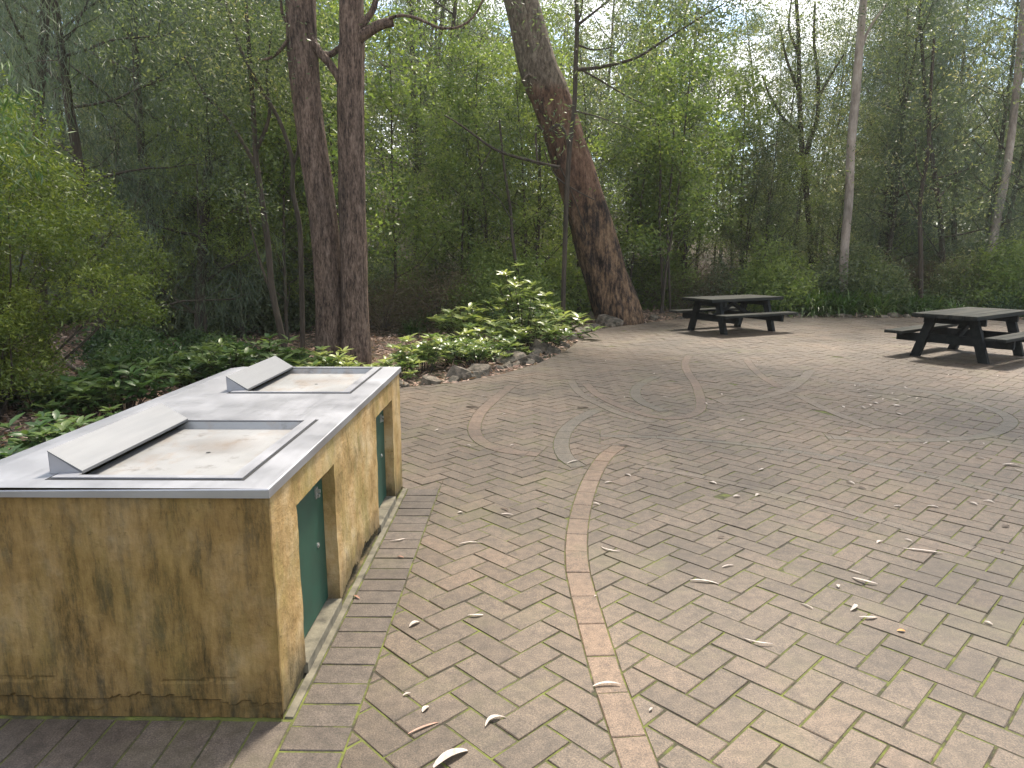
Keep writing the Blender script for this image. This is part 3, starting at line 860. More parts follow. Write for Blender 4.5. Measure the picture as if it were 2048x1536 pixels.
# ---------------------------------------------------------------- picnic tables
def picnic_table(loc, ang, label):
    t = empty('picnic_table', (*loc, 0), ang, label, 'picnic table', 'dark timber picnic tables on the paving')
    L, Hh, HS = 1.78, 0.645, 0.375
    def plank(name, x0, x1, y0, y1, z0, z1, tint):
        m2 = MB(); m2.box(x0, x1, y0, y1, z0, z1, 0.0, bev=0.004)
        # vertices of the upper surface carry the lighter tint
        m2.t = [tint if v[2] > z1-0.0045 else 0.0 for v in m2.v]
        return ob(name, m2.mesh(name), M_timber, t)
    n = 5; w_ = 0.84/n
    for k in range(n):
        y0 = -0.42+k*w_
        plank('top_plank', -L/2+rr.uniform(-.006, .006), L/2+rr.uniform(-.006, .006), y0+0.004, y0+w_-0.004, Hh-0.058, Hh+rr.uniform(-.002, .002), 0.9)
    for s in (-1, 1):
        for k in range(2):
            a = 0.53+k*0.13
            y0, y1 = (a, a+0.122) if s > 0 else (-a-0.122, -a)
            plank('seat_plank', -L/2, L/2, y0, y1, HS-0.042, HS, 0.75)
    for sx in (-0.6, 0.6):
        for s in (-1, 1):
            m2 = MB()
            foot, head = Vector((sx, s*0.45, 0.0)), Vector((sx, s*0.26, Hh-0.05))
            d = head-foot; h = 0.062
            vs = []
            for p in (foot, head):
                for dx, dy in ((-0.06, -h), (0.01, -h), (0.01, h), (-0.06, h)):
                    vs.append((p.x+dx+0.025, p.y+dy, p.z))
            m2.add(vs, [(3, 2, 1, 0), (4, 5, 6, 7), (0, 1, 5, 4), (1, 2, 6, 5), (2, 3, 7, 6), (3, 0, 4, 7)], 0.0)
            ob('leg', m2.mesh('leg'), M_timber, t)
        o2 = 0.064 if sx < 0 else -0.068
        m2 = MB(); m2.box(sx+o2-0.024, sx+o2+0.024, -0.76, 0.76, HS-0.165, HS-0.043, 0.0, bev=0.004); ob('seat_bearer', m2.mesh('seat_bearer'), M_timber, t)
        m2 = MB(); m2.box(sx+o2-0.024, sx+o2+0.024, -0.40, 0.40, Hh-0.155, Hh-0.059, 0.0, bev=0.004); ob('top_bearer', m2.mesh('top_bearer'), M_timber, t)
        m2 = MB()
        a = Vector((sx*0.86, 0, HS-0.10)); b = Vector((-sx*0.12, 0, Hh-0.07)); d = (b-a)/2; nrm = Vector((-d.z, 0, d.x)).normalized()*0.035
        m2.obox((a+b)/2+Vector((0, 0.03 if sx > 0 else -0.03, 0)), d, Vector((0, 0.02, 0)), nrm, 0.0)
        ob('brace', m2.mesh('brace'), M_timber, t)
    return t
picnic_table((3.95, 13.72), math.atan2(0.47, 0.88), 'farther dark picnic table beside the big leaning tree')
picnic_table((6.42, 10.36), math.atan2(0.6, 0.8), 'nearer dark picnic table at the right side of the paving')

# ---------------------------------------------------------------- foliage meshes
def unit(a): return a/(np.linalg.norm(a, axis=-1, keepdims=True)+1e-9)
def leaf_quads(C, D, Nn, ln, wd, tint, sickle=0.0):
    """rhombic leaves, base C, direction D, normal Nn"""
    D = unit(D); S_ = unit(np.cross(D, Nn)); Nn = np.cross(S_, D)
    ln = np.asarray(ln)[:, None]; wd = np.asarray(wd)[:, None]
    mid = C+D*ln*0.45+S_*ln*sickle
    V = np.stack([C, mid+S_*wd/2-Nn*wd*0.15, C+D*ln-Nn*ln*0.08, mid-S_*wd/2-Nn*wd*0.15], 1).reshape(-1, 3)
    F = np.arange(len(C)*4).reshape(-1, 4)
    return V, F, np.repeat(tint, 4)
def scatter_leaves(g, centres, per, spread, ln, wd, droop=0.0, flat=0.7, tint_c=None):
    n = len(centres)*per
    idx = np.repeat(np.arange(len(centres)), per)
    C = centres[idx]+g.normal(size=(n, 3))*np.array([spread, spread, spread*flat])
    D = g.normal(size=(n, 3)); D[:, 2] = D[:, 2]*0.8-droop
    Nn = g.normal(size=(n, 3)); Nn[:, 2] += 0.5
    tc_ = g.normal(0.45, 0.21, len(centres)) if tint_c is None else tint_c
    tint = np.clip(tc_[idx]+g.normal(0, 0.16, n), 0, 1)
    return leaf_quads(C, D, Nn, ln*g.uniform(0.6, 1.25, n), wd*g.uniform(0.7, 1.2, n), tint)

def wander(g, p0, d, length, n, wob=0.25, up=0.0):
    d = np.array(d, float)/np.linalg.norm(d); P = [np.array(p0, float)]
    for k in range(n-1):
        d = d+g.normal(size=3)*wob*0.35+np.array([0, 0, up]); d /= np.linalg.norm(d)
        P.append(P[-1]+d*length/(n-1))
    return np.array(P)

def make_tree(seed, H, r0, h0, h1, nb, bl, per, spread, ln, wd, droop=0.1, up=0.12, lean=0.05, subs=5, needles=False, branch_el=0.6):
    """returns trunk mesh and crown mesh of one tree variant"""
    g = np.random.default_rng(seed)
    trunk = wander(g, (0, 0, -0.15), (g.normal()*lean, g.normal()*lean, 1), H, 12, 0.10, 0.05)
    tr = np.interp(np.linspace(0, 1, 12), [0, 0.06, 1], [r0*1.35, r0, r0*0.22])
    ls = [(trunk, tr, 8)]
    cl = []
    for k in range(nb):
        f = h0+(h1-h0)*(k+g.uniform(0, 0.8))/nb
        q = f*11; i0 = min(10, int(q)); p0 = trunk[i0]+(trunk[i0+1]-trunk[i0])*(q-i0)
        az = k*2.399+g.uniform(-0.5, 0.5)
        L_ = bl*(1.05-0.62*((f-h0)/(1.0-h0+1e-6)))*g.uniform(0.65, 1.2)
        el = branch_el*g.uniform(0.4, 1.3)
        d = (math.cos(az)*math.cos(el), math.sin(az)*math.cos(el), math.sin(el))
        P = wander(g, p0, d, L_, 6, 0.35, up*0.6)
        rb = np.interp(f, [h0, 1], [r0*0.36, r0*0.16])
        ls.append((P, np.linspace(rb, rb*0.25, 6), 5))
        for m_ in range(subs):
            t = 0.3+0.7*(m_+g.uniform(0, 0.9))/subs; q2 = t*5; i2 = min(4, int(q2)); s0 = P[i2]+(P[i2+1]-P[i2])*(q2-i2)
            dd = unit(P[i2+1]-P[i2])+g.normal(size=3)*0.75; dd[2] += up*1.5
            l2 = L_*0.42*g.uniform(0.5, 1.2)
            Q = wander(g, s0, dd, l2, 4, 0.5, up)
            ls.append((Q, np.linspace(rb*0.34, rb*0.10, 4), 3))
            for q_ in (1, 2, 3): cl.append(Q[q_]+g.normal(size=3)*0.08)
    cl = np.array(cl)
    if needles:
        V, F, T = scatter_leaves(g, cl, per, spread, ln, wd, droop=1.6, flat=1.1)
    else:
        V, F, T = scatter_leaves(g, cl, per, spread, ln, wd, droop=droop)
    TV, TF = tubes(ls)
    return mesh_np('trunk', TV, TF, smooth=True), mesh_np('crown', V, F, T)

def make_bush(seed, rx, rz, n_cl, per, spread, ln, wd, droop=0.1, shell=0.55, stems=14, z0=0.1):
    g = np.random.default_rng(seed)
    d = unit(g.normal(size=(n_cl, 3))); d[:, 2] = np.abs(d[:, 2])*1.0-0.12
    r = g.uniform(shell, 1.0, n_cl)**0.6
    lob = 1+0.18*np.sin(d[:, 0]*5+seed)*np.cos(d[:, 1]*4+seed*2)+0.1*np.sin(d[:, 2]*9+seed)
    c = d*(r*lob)[:, None]*np.array([rx, rx, rz]); c[:, 2] += z0
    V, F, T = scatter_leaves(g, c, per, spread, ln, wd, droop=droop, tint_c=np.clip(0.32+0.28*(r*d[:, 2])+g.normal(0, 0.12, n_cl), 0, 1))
    ls = []
    for k in range(stems):
        t = c[g.integers(n_cl)]
        P = smooth_path([(g.normal()*0.06, g.normal()*0.06, -0.1), t*np.array([0.35, 0.35, 0.5])+g.normal(size=3)*0.05, t], 6)
        ls.append((P, np.linspace(0.022, 0.005, 6), 4))
    TV, TF = tubes(ls)
    return mesh_np('stem', TV, TF, smooth=True), mesh_np('foliage', V, F, T)

GUM = [make_tree(100+k, 11.5, 0.10, 0.30, 0.98, 17, 3.0, 28, 0.15, 0.10, 0.028, droop=0.5, up=0.14, subs=6) for k in range(4)]
UND = [make_tree(200+k, 6.5, 0.05, 0.12, 0.98, 18, 1.9, 28, 0.13, 0.082, 0.028, droop=0.25, up=0.10, subs=5) for k in range(4)]
LIM = [make_tree(250+k, 6.8, 0.04, 0.14, 0.98, 18, 1.7, 17, 0.16, 0.12, 0.055, droop=0.15, up=0.12, subs=5) for k in range(2)]
CAS = [make_tree(300+k, 10.5, 0.085, 0.06, 0.98, 26, 2.3, 46, 0.22, 0.26, 0.0085, up=0.05, subs=5, needles=True, branch_el=0.45) for k in range(3)]
SHR = [make_bush(400+k, 0.95, 1.5, 420, 26, 0.13, 0.085, 0.032, shell=0.25) for k in range(3)]
LOW = [make_bush(430+k, 0.55, 0.6, 130, 22, 0.10, 0.10, 0.045, shell=0.2, stems=9) for k in range(3)]
DRY = [make_bush(460+k, 0.9, 1.3, 260, 26, 0.17, 0.10, 0.010, shell=0.2, stems=26) for k in range(2)]

def tree(kind, x, y, sc, label, cat='tree', group=None, mat=None, rz=None, bark=None, k=None, szf=1.0, name=None):
    src, nm, m0, b0 = {'gum': (GUM, 'gum_tree', M_gum, M_smallbark), 'und': (UND, 'understorey_tree', M_gum, M_smallbark), 'lim': (LIM, 'lime_green_tree', M_lime, M_smallbark),
               'cas': (CAS, 'casuarina_tree', M_cas, M_smallbark), 'shr': (SHR, 'shrub', M_gum, M_smallbark), 'low': (LOW, 'low_shrub', M_dark, M_smallbark), 'dry': (DRY, 'dry_shrub', M_dead, M_smallbark)}[kind]
    k = rr.randrange(len(src)) if k is None else k
    z = float(terrain(np.array([x]), np.array([y]))[0])
    root = empty(name or nm, (x, y, z), rr.uniform(0, 6.28) if rz is None else rz, label, cat, group)
    root.scale = (sc, sc, sc*szf)
    m0 = mat or m0; b0 = bark or b0
    for nmp, me, mt in ((src[k][0].name.split('.')[0], src[k][0], b0), (src[k][1].name.split('.')[0], src[k][1], m0)):
        o = bpy.data.objects.new(nmp, me); COL.objects.link(o); o.parent = root
        if len(me.materials) == 0: me.materials.append(mt)
        o.material_slots[0].link = 'OBJECT'; o.material_slots[0].material = mt
    return root

def free(x, y, m_=0.6):
    return (not bool(in_poly(np.array([x]), np.array([y]))[0])) and float(dist_poly(np.array([x]), np.array([y]))[0]) > m_

# named individual trees read off the photograph -------------------------------------------------
def trunk_obj(name, ctrl, Y, radii, root, mat, n=60, sides=28, rough=0.05, ridge=9, seed=0, flare=0.0):
    """ctrl: photograph directions along the trunk, at depth Y (number or list); a bark-ridged tube"""
    Ys = Y if isinstance(Y, (list, tuple)) else [Y]*len(ctrl)
    P = smooth_path([at3(px, py, yy) for (px, py), yy in zip(ctrl, Ys)], n)
    P = P-np.array(root.location)
    r = np.interp(np.linspace(0, 1, n), np.linspace(0, 1, len(radii)), radii)
    th = np.linspace(0, 2*np.pi, sides, endpoint=False)
    s = np.linspace(0, 1, n)*np.linalg.norm(P[-1]-P[0])
    RR = np.zeros((n, sides))
    for i in range(n):
        for j in range(sides):
            v = Vector((math.cos(th[j])*1.2, math.sin(th[j])*1.2, s[i]*0.45+seed*10))
            a = noise.fractal(v*1.2, 1.0, 2.0, 3)
            b = noise.noise(Vector((math.cos(th[j])*ridge*0.5, math.sin(th[j])*ridge*0.5, s[i]*1.1+seed)))
            fl = flare*math.exp(-s[i]/0.45)*(1+0.45*math.sin(th[j]*5+seed))
            RR[i, j] = r[i]*(1+rough*a+rough*0.7*b+fl)
    V, F = tubes([(P, RR, sides)])
    return ob(name, mesh_np(name, V, F, smooth=True), mat, root), P

def limb(ctrl, Y, r0, r1, root, n=16):
    Ys = Y if isinstance(Y, (list, tuple)) else [Y]*len(ctrl)
    P = smooth_path([at3(px, py, yy) for (px, py), yy in zip(ctrl, Ys)], n)-np.array(root.location)
    return (P, np.linspace(r0, r1, n), 8)

def put_limbs(ls, mat, root, name='limb'):
    for l in ls:
        V, F = tubes([l]); ob(name, mesh_np(name, V, F, smooth=True), mat, root)

def crown_on(root, g, pts, per, spread, ln, wd, mat, name='crown', droop=0.4, needles=False):
    V, F, T = scatter_leaves(g, np.asarray(pts), per, spread, ln, wd, droop=1.5 if needles else droop)
    return ob(name, mesh_np(name, V, F, T), mat, root)

g = np.random.default_rng(11)
# twin trunked tree
twin = empty('twin_trunk_tree', (-2.42, 9.30, -0.05), 0, 'tall twin trunked tree with red brown fibrous bark behind the barbecue', 'tree')
trunk_obj('trunk', [(660, 745), (660, 640), (655, 540), (645, 420), (628, 300), (612, 180), (606, 80), (600, -60), (590, -260), (575, -480)], 9.3, [0.185, 0.175, 0.175, 0.175, 0.17, 0.17, 0.17, 0.165, 0.15, 0.12], twin, M_ironbark, seed=1, flare=0.12, n=100, sides=40, rough=0.10, ridge=16)
trunk_obj('trunk', [(713, 745), (711, 640), (709, 540), (706, 420), (704, 300), (703, 180), (705, 80), (705, -60), (712, -260), (730, -480)], 9.25, [0.195, 0.178, 0.172, 0.17, 0.165, 0.16, 0.15, 0.14, 0.12, 0.09], twin, M_ironbark, seed=2, flare=0.12, n=100, sides=40, rough=0.10, ridge=16)
ls = [limb([(622, 75), (640, 103), (662, 128), (684, 165), (700, 215)], 9.25, 0.055, 0.05, twin), limb([(640, 106), (662, 108), (690, 88)], 9.3, 0.045, 0.035, twin),
      limb([(715, 78), (745, 58), (768, 47), (788, 44)], 9.2, 0.075, 0.055, twin), limb([(720, 55), (735, 38), (750, 14), (760, -30), (790, -120)], 9.2, 0.05, 0.025, twin),
      limb([(780, 36), (806, 30), (836, 36), (862, 48), (885, 56), (915, 55), (940, 42), (958, 20), (975, -20)], 9.15, 0.02, 0.012, twin),
      limb([(620, 40), (590, 60), (570, 90), (548, 112), (520, 120)], 9.2, 0.035, 0.012, twin), limb([(590, 60), (568, 30), (562, -20)], 9.2, 0.022, 0.015, twin),
      limb([(705, -100), (800, -200), (880, -230)], [9.2, 9.0, 8.4], 0.08, 0.03, twin), limb([(590, -150), (480, -240), (380, -280)], [9.3, 9.6, 10], 0.08, 0.03, twin),
      limb([(705, -120), (700, -260), (640, -380)], [9.2, 10, 11], 0.08, 0.03, twin)]
put_limbs(ls, M_ironbark, twin)
cp = np.concatenate([g.normal(size=(60, 3))*np.array([1.6, 1.3, 0.8])+np.array([x, y, z]) for x, y, z in ((-0.9, 0.6, 9.0), (1.2, 0.4, 9.6), (0.1, 1.8, 10.6))])
crown_on(twin, g, cp, 40, 0.25, 0.10, 0.025, M_gum)

# big leaning tree
lean = empty('leaning_tree', (2.06, 15.3, -0.05), 0, 'huge leaning tree trunk with peeling brown bark at the paving edge', 'tree')
trunk_obj('trunk', [(1241, 672), (1236, 630), (1221, 575), (1203, 520), (1174, 420), (1141, 310), (1108, 210), (1078, 133), (1043, 0), (1010, -110), (975, -230)], 15.3,
          [0.49, 0.485, 0.47, 0.455, 0.435, 0.415, 0.395, 0.365, 0.33, 0.29, 0.22], lean, M_lean, n=130, sides=48, rough=0.12, seed=4, flare=0.16, ridge=15)
ls = [limb([(1085, 170), (1060, 150), (1045, 165)], 15.0, 0.03, 0.02, lean), limb([(1010, -100), (900, -190), (820, -200)], [15.3, 15.0, 14.6], 0.13, 0.04, lean), limb([(990, -160), (1080, -260), (1150, -300)], [15.3, 15.8, 16.5], 0.13, 0.04, lean)]
put_limbs(ls, M_lean, lean)
cp = np.concatenate([g.normal(size=(60, 3))*np.array([2.0, 1.6, 1.0])+np.array([x, y, z]) for x, y, z in ((-4.0, 0.0, 10.0), (-2.0, 1.0, 11.3))])
crown_on(lean, g, cp, 24, 0.28, 0.13, 0.03, M_gum)
vine = empty('hanging_vine', at3(1075, 250, 14.6), 0, 'dark woody vine looping down the leaning trunk', 'vine')
ls = [limb([(1088, 262), (1078, 252), (1073, 262), (1074, 300), (1077, 330)], 14.65, 0.03, 0.022, vine), limb([(1100, 262), (1115, 250), (1130, 262), (1138, 300), (1136, 360), (1133, 420)], 14.62, 0.03, 0.03, vine),
      limb([(1090, 300), (1100, 330), (1120, 360), (1160, 385), (1190, 400)], 14.7, 0.014, 0.012, vine), limb([(1120, 330), (1150, 400), (1175, 470)], 14.72, 0.012, 0.012, vine)]
put_limbs(ls, M_smallbark, vine, 'stem')

def sapling(name, label, ctrl, Y, r0, r1, limbs, mat, leaf=None, leafpts=None, cat='tree', group=None, lmat=None, leafarg=(34, 0.20, 0.09, 0.028)):
    b = at3(*ctrl[0], Y)
    root = empty(name, (b[0], Y, b[2]), 0, label, cat, group)
    trunk_obj('trunk', ctrl, Y, [r0, r0*0.9, (r0+r1)/2, r1], root, mat, n=34, sides=12, rough=0.08, seed=len(name)+int(Y*7))
    if limbs:
        put_limbs([limb(c, (y if y else Y), a, b_, root) for c, y, a, b_ in limbs], mat, root)
    if leafpts:
        pts = []
        for px, py, rad, nn in leafpts:
            c = np.array(at3(px, py, Y))-np.array(root.location)
            pts.append(c+g.normal(size=(nn, 3))*np.array([rad, rad*1.2, rad*0.7]))
        crown_on(root, g, np.concatenate(pts), *leafarg, lmat or M_gum)
    return root
sapling('slim_tree', 'slim dark tree rising just in front of the leaning trunk', [(1128, 690), (1127, 600), (1131, 480), (1134, 400), (1140, 300), (1150, 215), (1153, 130), (1156, 40), (1150, -80), (1145, -180)], 13.3, 0.046, 0.034,
        [([(1154, 140), (1200, 135), (1270, 118), (1320, 88), (1380, 50), (1450, 8)], None, 0.035, 0.012), ([(1155, 135), (1200, 160), (1250, 190), (1290, 210)], None, 0.022, 0.008),
         ([(1155, 52), (1190, 25), (1240, -15)], None, 0.03, 0.012), ([(1156, 90), (1190, 100), (1230, 95)], None, 0.02, 0.008), ([(1150, 222), (1200, 235), (1270, 262)], None, 0.016, 0.006), ([(1152, 60), (1165, 20), (1170, -40)], None, 0.02, 0.01)],
        M_smallbark, leafpts=[(1400, 40, 0.5, 40), (1450, 10, 0.5, 40), (1320, 60, 0.5, 30), (1260, 200, 0.35, 18), (1240, -20, 0.6, 40), (1190, 95, 0.4, 16), (1160, -120, 0.8, 50)])
sapling('pale_trunk_tree', 'tall pale pinkish trunk standing between the two picnic tables', [(1686, 598), (1690, 500), (1699, 400), (1703, 300), (1713, 190), (1721, 90), (1730, -20), (1735, -160)], 17.8, 0.108, 0.075,
        [([(1718, 120), (1740, 60), (1775, 10)], None, 0.04, 0.02), ([(1735, -60), (1690, -140), (1650, -170)], None, 0.05, 0.02)], M_palebark, leafpts=[(1735, -140, 1.3, 80), (1790, 0, 0.8, 40), (1670, -150, 1.0, 50)])
sapling('forked_tree', 'dark forked tree outlined against the sky beyond the paving', [(1628, 590), (1622, 480), (1613, 380), (1606, 310), (1602, 240), (1600, 160), (1598, 60), (1590, -60)], 20.5, 0.085, 0.045,
        [([(1608, 322), (1622, 280), (1636, 235), (1638, 160), (1630, 90), (1632, 10)], None, 0.07, 0.03), ([(1604, 270), (1570, 240), (1540, 190), (1525, 150)], None, 0.05, 0.02), ([(1601, 190), (1575, 120), (1560, 50)], None, 0.045, 0.02),
         ([(1636, 200), (1665, 150), (1690, 110)], None, 0.04, 0.02), ([(1600, 110), (1580, 60), (1585, 0)], None, 0.04, 0.02), ([(1606, 312), (1560, 290), (1520, 300)], None, 0.03, 0.012)],
        M_smallbark, leafpts=[(1530, 150, 0.7, 30), (1560, 40, 0.8, 36), (1690, 100, 0.8, 36), (1630, 10, 0.8, 36), (1520, 260, 0.8, 40), (1660, 260, 0.7, 36), (1600, -60, 1.2, 60), (1590, 150, 1.0, 110), (1645, 60, 1.0, 100), (1560, 320, 0.8, 70), (1640, 380, 0.8, 70), (1560, 80, 0.9, 80), (1600, 250, 0.8, 80)])
sapling('white_trunk_tree', 'leaning white trunk at the right edge of the photo', [(1975, 600), (1985, 500), (1997, 430), (2012, 360), (2022, 290), (2032, 200), (2040, 120), (2050, 0), (2060, -120)], 18.5, 0.10, 0.07,
        [([(2034, 190), (2060, 130), (2100, 80)], None, 0.04, 0.02)], M_palebark, leafpts=[(2060, -60, 1.5, 90), (2100, 60, 0.8, 40)])
sapling('thin_dark_tree', 'thin dark stem behind the nearer picnic table', [(1842, 600), (1842, 500), (1840, 420), (1846, 370), (1858, 300), (1862, 200), (1870, 80)], 17.4, 0.055, 0.03,
        [([(1842, 440), (1820, 400), (1800, 350)], None, 0.02, 0.01), ([(1848, 365), (1835, 330), (1832, 280)], None, 0.02, 0.01)], M_smallbark, leafpts=[(1800, 350, 0.6, 26), (1860, 200, 0.9, 50), (1870, 90, 0.9, 50), (1880, 400, 0.6, 30)], lmat=M_gum)
sapling('twin_sapling', 'straight thin sapling standing just right of the leaning trunk', [(1326, 640), (1324, 540), (1320, 440), (1322, 340), (1318, 240)], 17.2, 0.035, 0.02,
        [], M_smallbark, leafpts=[(1320, 330, 0.6, 34), (1300, 250, 0.6, 34), (1340, 420, 0.6, 26)], lmat=M_lime, group='saplings right of the leaning trunk')
sapling('twin_sapling', 'second thin sapling right of the leaning trunk, behind the farther picnic table', [(1342, 640), (1338, 540), (1336, 440), (1345, 340), (1350, 250)], 17.5, 0.03, 0.018,
        [], M_smallbark, leafpts=[(1360, 330, 0.6, 34), (1350, 250, 0.6, 34)], lmat=M_lime, group='saplings right of the leaning trunk')
sapling('bent_sapling', 'thin bent sapling behind the yellow green shrub', [(1040, 640), (1036, 560), (1026, 480), (1022, 420), (1010, 340), (1000, 240)], 14.6, 0.04, 0.02,
        [([(1024, 440), (1000, 400), (980, 380)], None, 0.015, 0.008)], M_smallbark, leafpts=[(1000, 240, 0.6, 34), (985, 370, 0.5, 20)])
sapling('crooked_tree', 'crooked dark tree forking left of the twin trunks', [(580, 745), (562, 660), (545, 580), (536, 480), (522, 380), (513, 310), (508, 220), (500, 100), (490, -40)], 9.9, 0.046, 0.024,
        [([(520, 345), (490, 290), (455, 235), (410, 185), (370, 110)], None, 0.03, 0.012), ([(514, 300), (540, 230), (535, 150), (545, 60)], None, 0.028, 0.012), ([(545, 590), (520, 520), (500, 440), (490, 380)], None, 0.02, 0.01)],
        M_smallbark, leafarg=(52, 0.17, 0.062, 0.020), leafpts=[(500, 40, 0.6, 60), (410, 180, 0.4, 30), (380, 90, 0.5, 36), (545, 60, 0.5, 40), (470, 270, 0.35, 18), (500, 400, 0.3, 18)])
sapling('crooked_tree', 'thin kinked tree standing close against the left twin trunk', [(606, 745), (605, 640), (603, 540), (600, 450), (586, 380), (586, 320), (560, 240), (520, 170), (480, 90), (450, -10)], 9.7, 0.036, 0.016,
        [([(587, 330), (598, 290), (592, 200), (580, 120)], None, 0.022, 0.01)], M_smallbark, leafarg=(52, 0.17, 0.062, 0.020), leafpts=[(470, 60, 0.5, 40), (585, 140, 0.3, 22), (520, 160, 0.35, 22)])
sapling('dead_limb', 'bare dark branch reaching across in front of the leaning trunk', [(1120, 335), (1080, 326), (1020, 310), (985, 295), (950, 270), (920, 248), (890, 230)], 13.9, 0.03, 0.012,
        [([(985, 296), (965, 330), (945, 350)], None, 0.014, 0.006)], M_smallbark, cat='branch')

# casuarinas on the left ------------------------------------------------------------------------
cas_sp = [(385, 12.0, 1.0, 'tall feathery casuarina with straight dark trunk left of the twin trunks'), (300, 12.8, 1.05, 'feathery casuarina above the fine leaved bush'),
          (190, 11.0, 1.0, 'blue green casuarina with drooping needles in the upper left'), (60, 10.4, 1.0, 'dense casuarina at the left edge of the photo'), (470, 13.8, 1.05, 'casuarina standing behind the crooked dark tree')]
for px, Y, sc, lb in cas_sp:
    tree('cas', at(px, Y), Y, sc, lb, group='casuarinas on the left')
SC = []
for k in range(8):
    px = -100+k*92+rr.uniform(-30, 30); Y = rr.uniform(15.5, 22)
    SC.append((px, Y, tree('cas', at(px, Y), Y, rr.uniform(0.85, 1.2), 'feathery casuarina deep in the dark wood on the left', group='casuarinas deep in the left wood')))
for px, Y, lb in ((1900, 19.0, 'feathery casuarina between the thin dark stem and the white trunk'), (1775, 20.0, 'feathery casuarina close right of the tall pale trunk'), (1960, 21, 'casuarina behind the white leaning trunk'), (1800, 24, 'casuarina right of the tall pale trunk'), (2090, 18.5, 'casuarina at the right edge of the wood')):
    tree('cas', at(px, Y), Y, 0.95, lb, group='casuarinas on the right')

# fine leaved bush, left foreground
def lobed_bush(seed, lobes, n_cl, per, spread, ln, wd, stems=30):
    g = np.random.default_rng(seed); cs, tc_ = [], []
    for (x, y, z, r) in lobes:
        m_ = int(n_cl*r*r/sum(l[3]**2 for l in lobes))
        d = unit(g.normal(size=(m_, 3))); d[:, 2] = np.abs(d[:, 2]+0.35)-0.3
        rr_ = r*g.uniform(0.72, 1.06, m_)
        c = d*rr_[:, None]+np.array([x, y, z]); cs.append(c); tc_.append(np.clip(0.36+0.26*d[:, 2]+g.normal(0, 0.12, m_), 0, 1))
    c = np.concatenate(cs); k = c[:, 2] > 0.03; c = c[k]; t = np.concatenate(tc_)[k]
    V, F, T = scatter_leaves(g, c, per, spread, ln, wd, droop=0.15, tint_c=t)
    ls = []
    for k in range(stems):
        e = c[g.integers(len(c))]
        ls.append((smooth_path([(g.normal()*0.1, g.normal()*0.1, -0.1), e*np.array([0.5, 0.5, 0.5])+g.normal(size=3)*0.08, e], 7), np.linspace(0.024, 0.005, 7), 4))
    TV, TF = tubes(ls)
    return mesh_np('stem', TV, TF, smooth=True), mesh_np('foliage', V, F, T)

def big_bush(name, label, loc, rx, rz, seed, mat, ncl=1500, per=30, ln=0.055, wd=0.017):
    gl = np.random.default_rng(seed); lobes = []
    for q in range(13):
        f = q/12; a_ = q*2.4; hz = rz*(0.34+0.56*f); rad = rx*0.78*math.sqrt(max(0.02, 1-f**1.6))
        rad *= gl.uniform(0.75, 1.15); hz += gl.uniform(-0.15, 0.15)
        lobes.append((rad*math.cos(a_), rad*math.sin(a_), hz, rx*gl.uniform(0.22, 0.50)))
    a, b = lobed_bush(seed, lobes, ncl, per, 0.07, ln, wd)
    r = empty(name, (*loc, float(terrain(np.array([loc[0]]), np.array([loc[1]]))[0])), 0, label, 'bush')
    ob('stem', a, M_smallbark, r); ob('foliage', b, mat, r)
    return r
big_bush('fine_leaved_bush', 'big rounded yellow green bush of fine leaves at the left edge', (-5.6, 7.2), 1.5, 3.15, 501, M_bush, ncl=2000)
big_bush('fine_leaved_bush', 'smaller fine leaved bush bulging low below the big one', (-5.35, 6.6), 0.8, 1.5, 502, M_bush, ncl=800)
# long leaved spray above the bush
sp = empty('long_leaved_tree', (-4.9, 6.2, -0.1), 0, 'young gum with long hanging leaves above the fine leaved bush', 'tree')
V, F = tubes([(smooth_path([(0.0, 0, -0.1), (0.05, 0, 1.4), (0.2, 0, 2.4), (0.3, 0.0, 2.75)], 12), np.linspace(0.03, 0.01, 12), 6), (smooth_path([(0.1, 0, 1.9), (0.3, -0.1, 2.4), (0.5, -0.1, 2.6)], 8), np.linspace(0.015, 0.006, 8), 5)])
ob('trunk', mesh_np('trunk', V, F, smooth=True), M_smallbark, sp)
cp = np.concatenate([np.array([x, 0, z])+g.normal(size=(14, 3))*0.22 for x, z in ((-0.1, 2.6), (0.15, 2.75), (0.4, 2.6), (0.1, 2.3))])
crown_on(sp, g, cp, 20, 0.1, 0.13, 0.018, M_dark, droop=1.4)

ovh = empty('overhanging_gum', (9.9, 9.4, -0.05), 0, 'gum outside the right edge whose crown shades the paving', 'tree')
put_limbs([(smooth_path([(0, 0, -0.1), (-0.2, 0.1, 3), (-0.7, 0.3, 6), (-1.6, 0.6, 9)], 24), np.linspace(0.26, 0.14, 24), 14)], M_ironbark, ovh, 'trunk')
put_limbs([(smooth_path([(-0.7, 0.3, 6), (-2.2, 0.7, 7.9), (-4.2, 1.2, 9.0)], 12), np.linspace(0.10, 0.04, 12), 8), (smooth_path([(-1.2, 0.45, 7.5), (-2.4, 2.0, 9.0), (-3.2, 3.4, 9.6)], 12), np.linspace(0.09, 0.03, 12), 8), (smooth_path([(-2.2, 0.7, 7.9), (-4.4, 2.4, 9.2), (-6.4, 3.6, 9.7)], 12), np.linspace(0.07, 0.03, 12), 8), (smooth_path([(-2.4, 2.0, 9.0), (-3.0, 3.8, 9.8), (-4.2, 5.2, 10.1)], 10), np.linspace(0.05, 0.02, 10), 6)], M_ironbark, ovh)
cp = np.concatenate([g.normal(size=(80, 3))*np.array([1.2, 1.0, 0.5])+np.array([x, y, z]) for x, y, z in ((-4.4, 0.9, 9.3), (-3.1, 3.0, 9.7), (-1.6, 0.7, 9.8), (-5.4, 3.6, 9.6), (-1.0, 3.6, 10.0), (-6.6, 2.0, 9.6), (-6.0, 5.0, 10.0), (-3.6, 5.2, 10.2))])
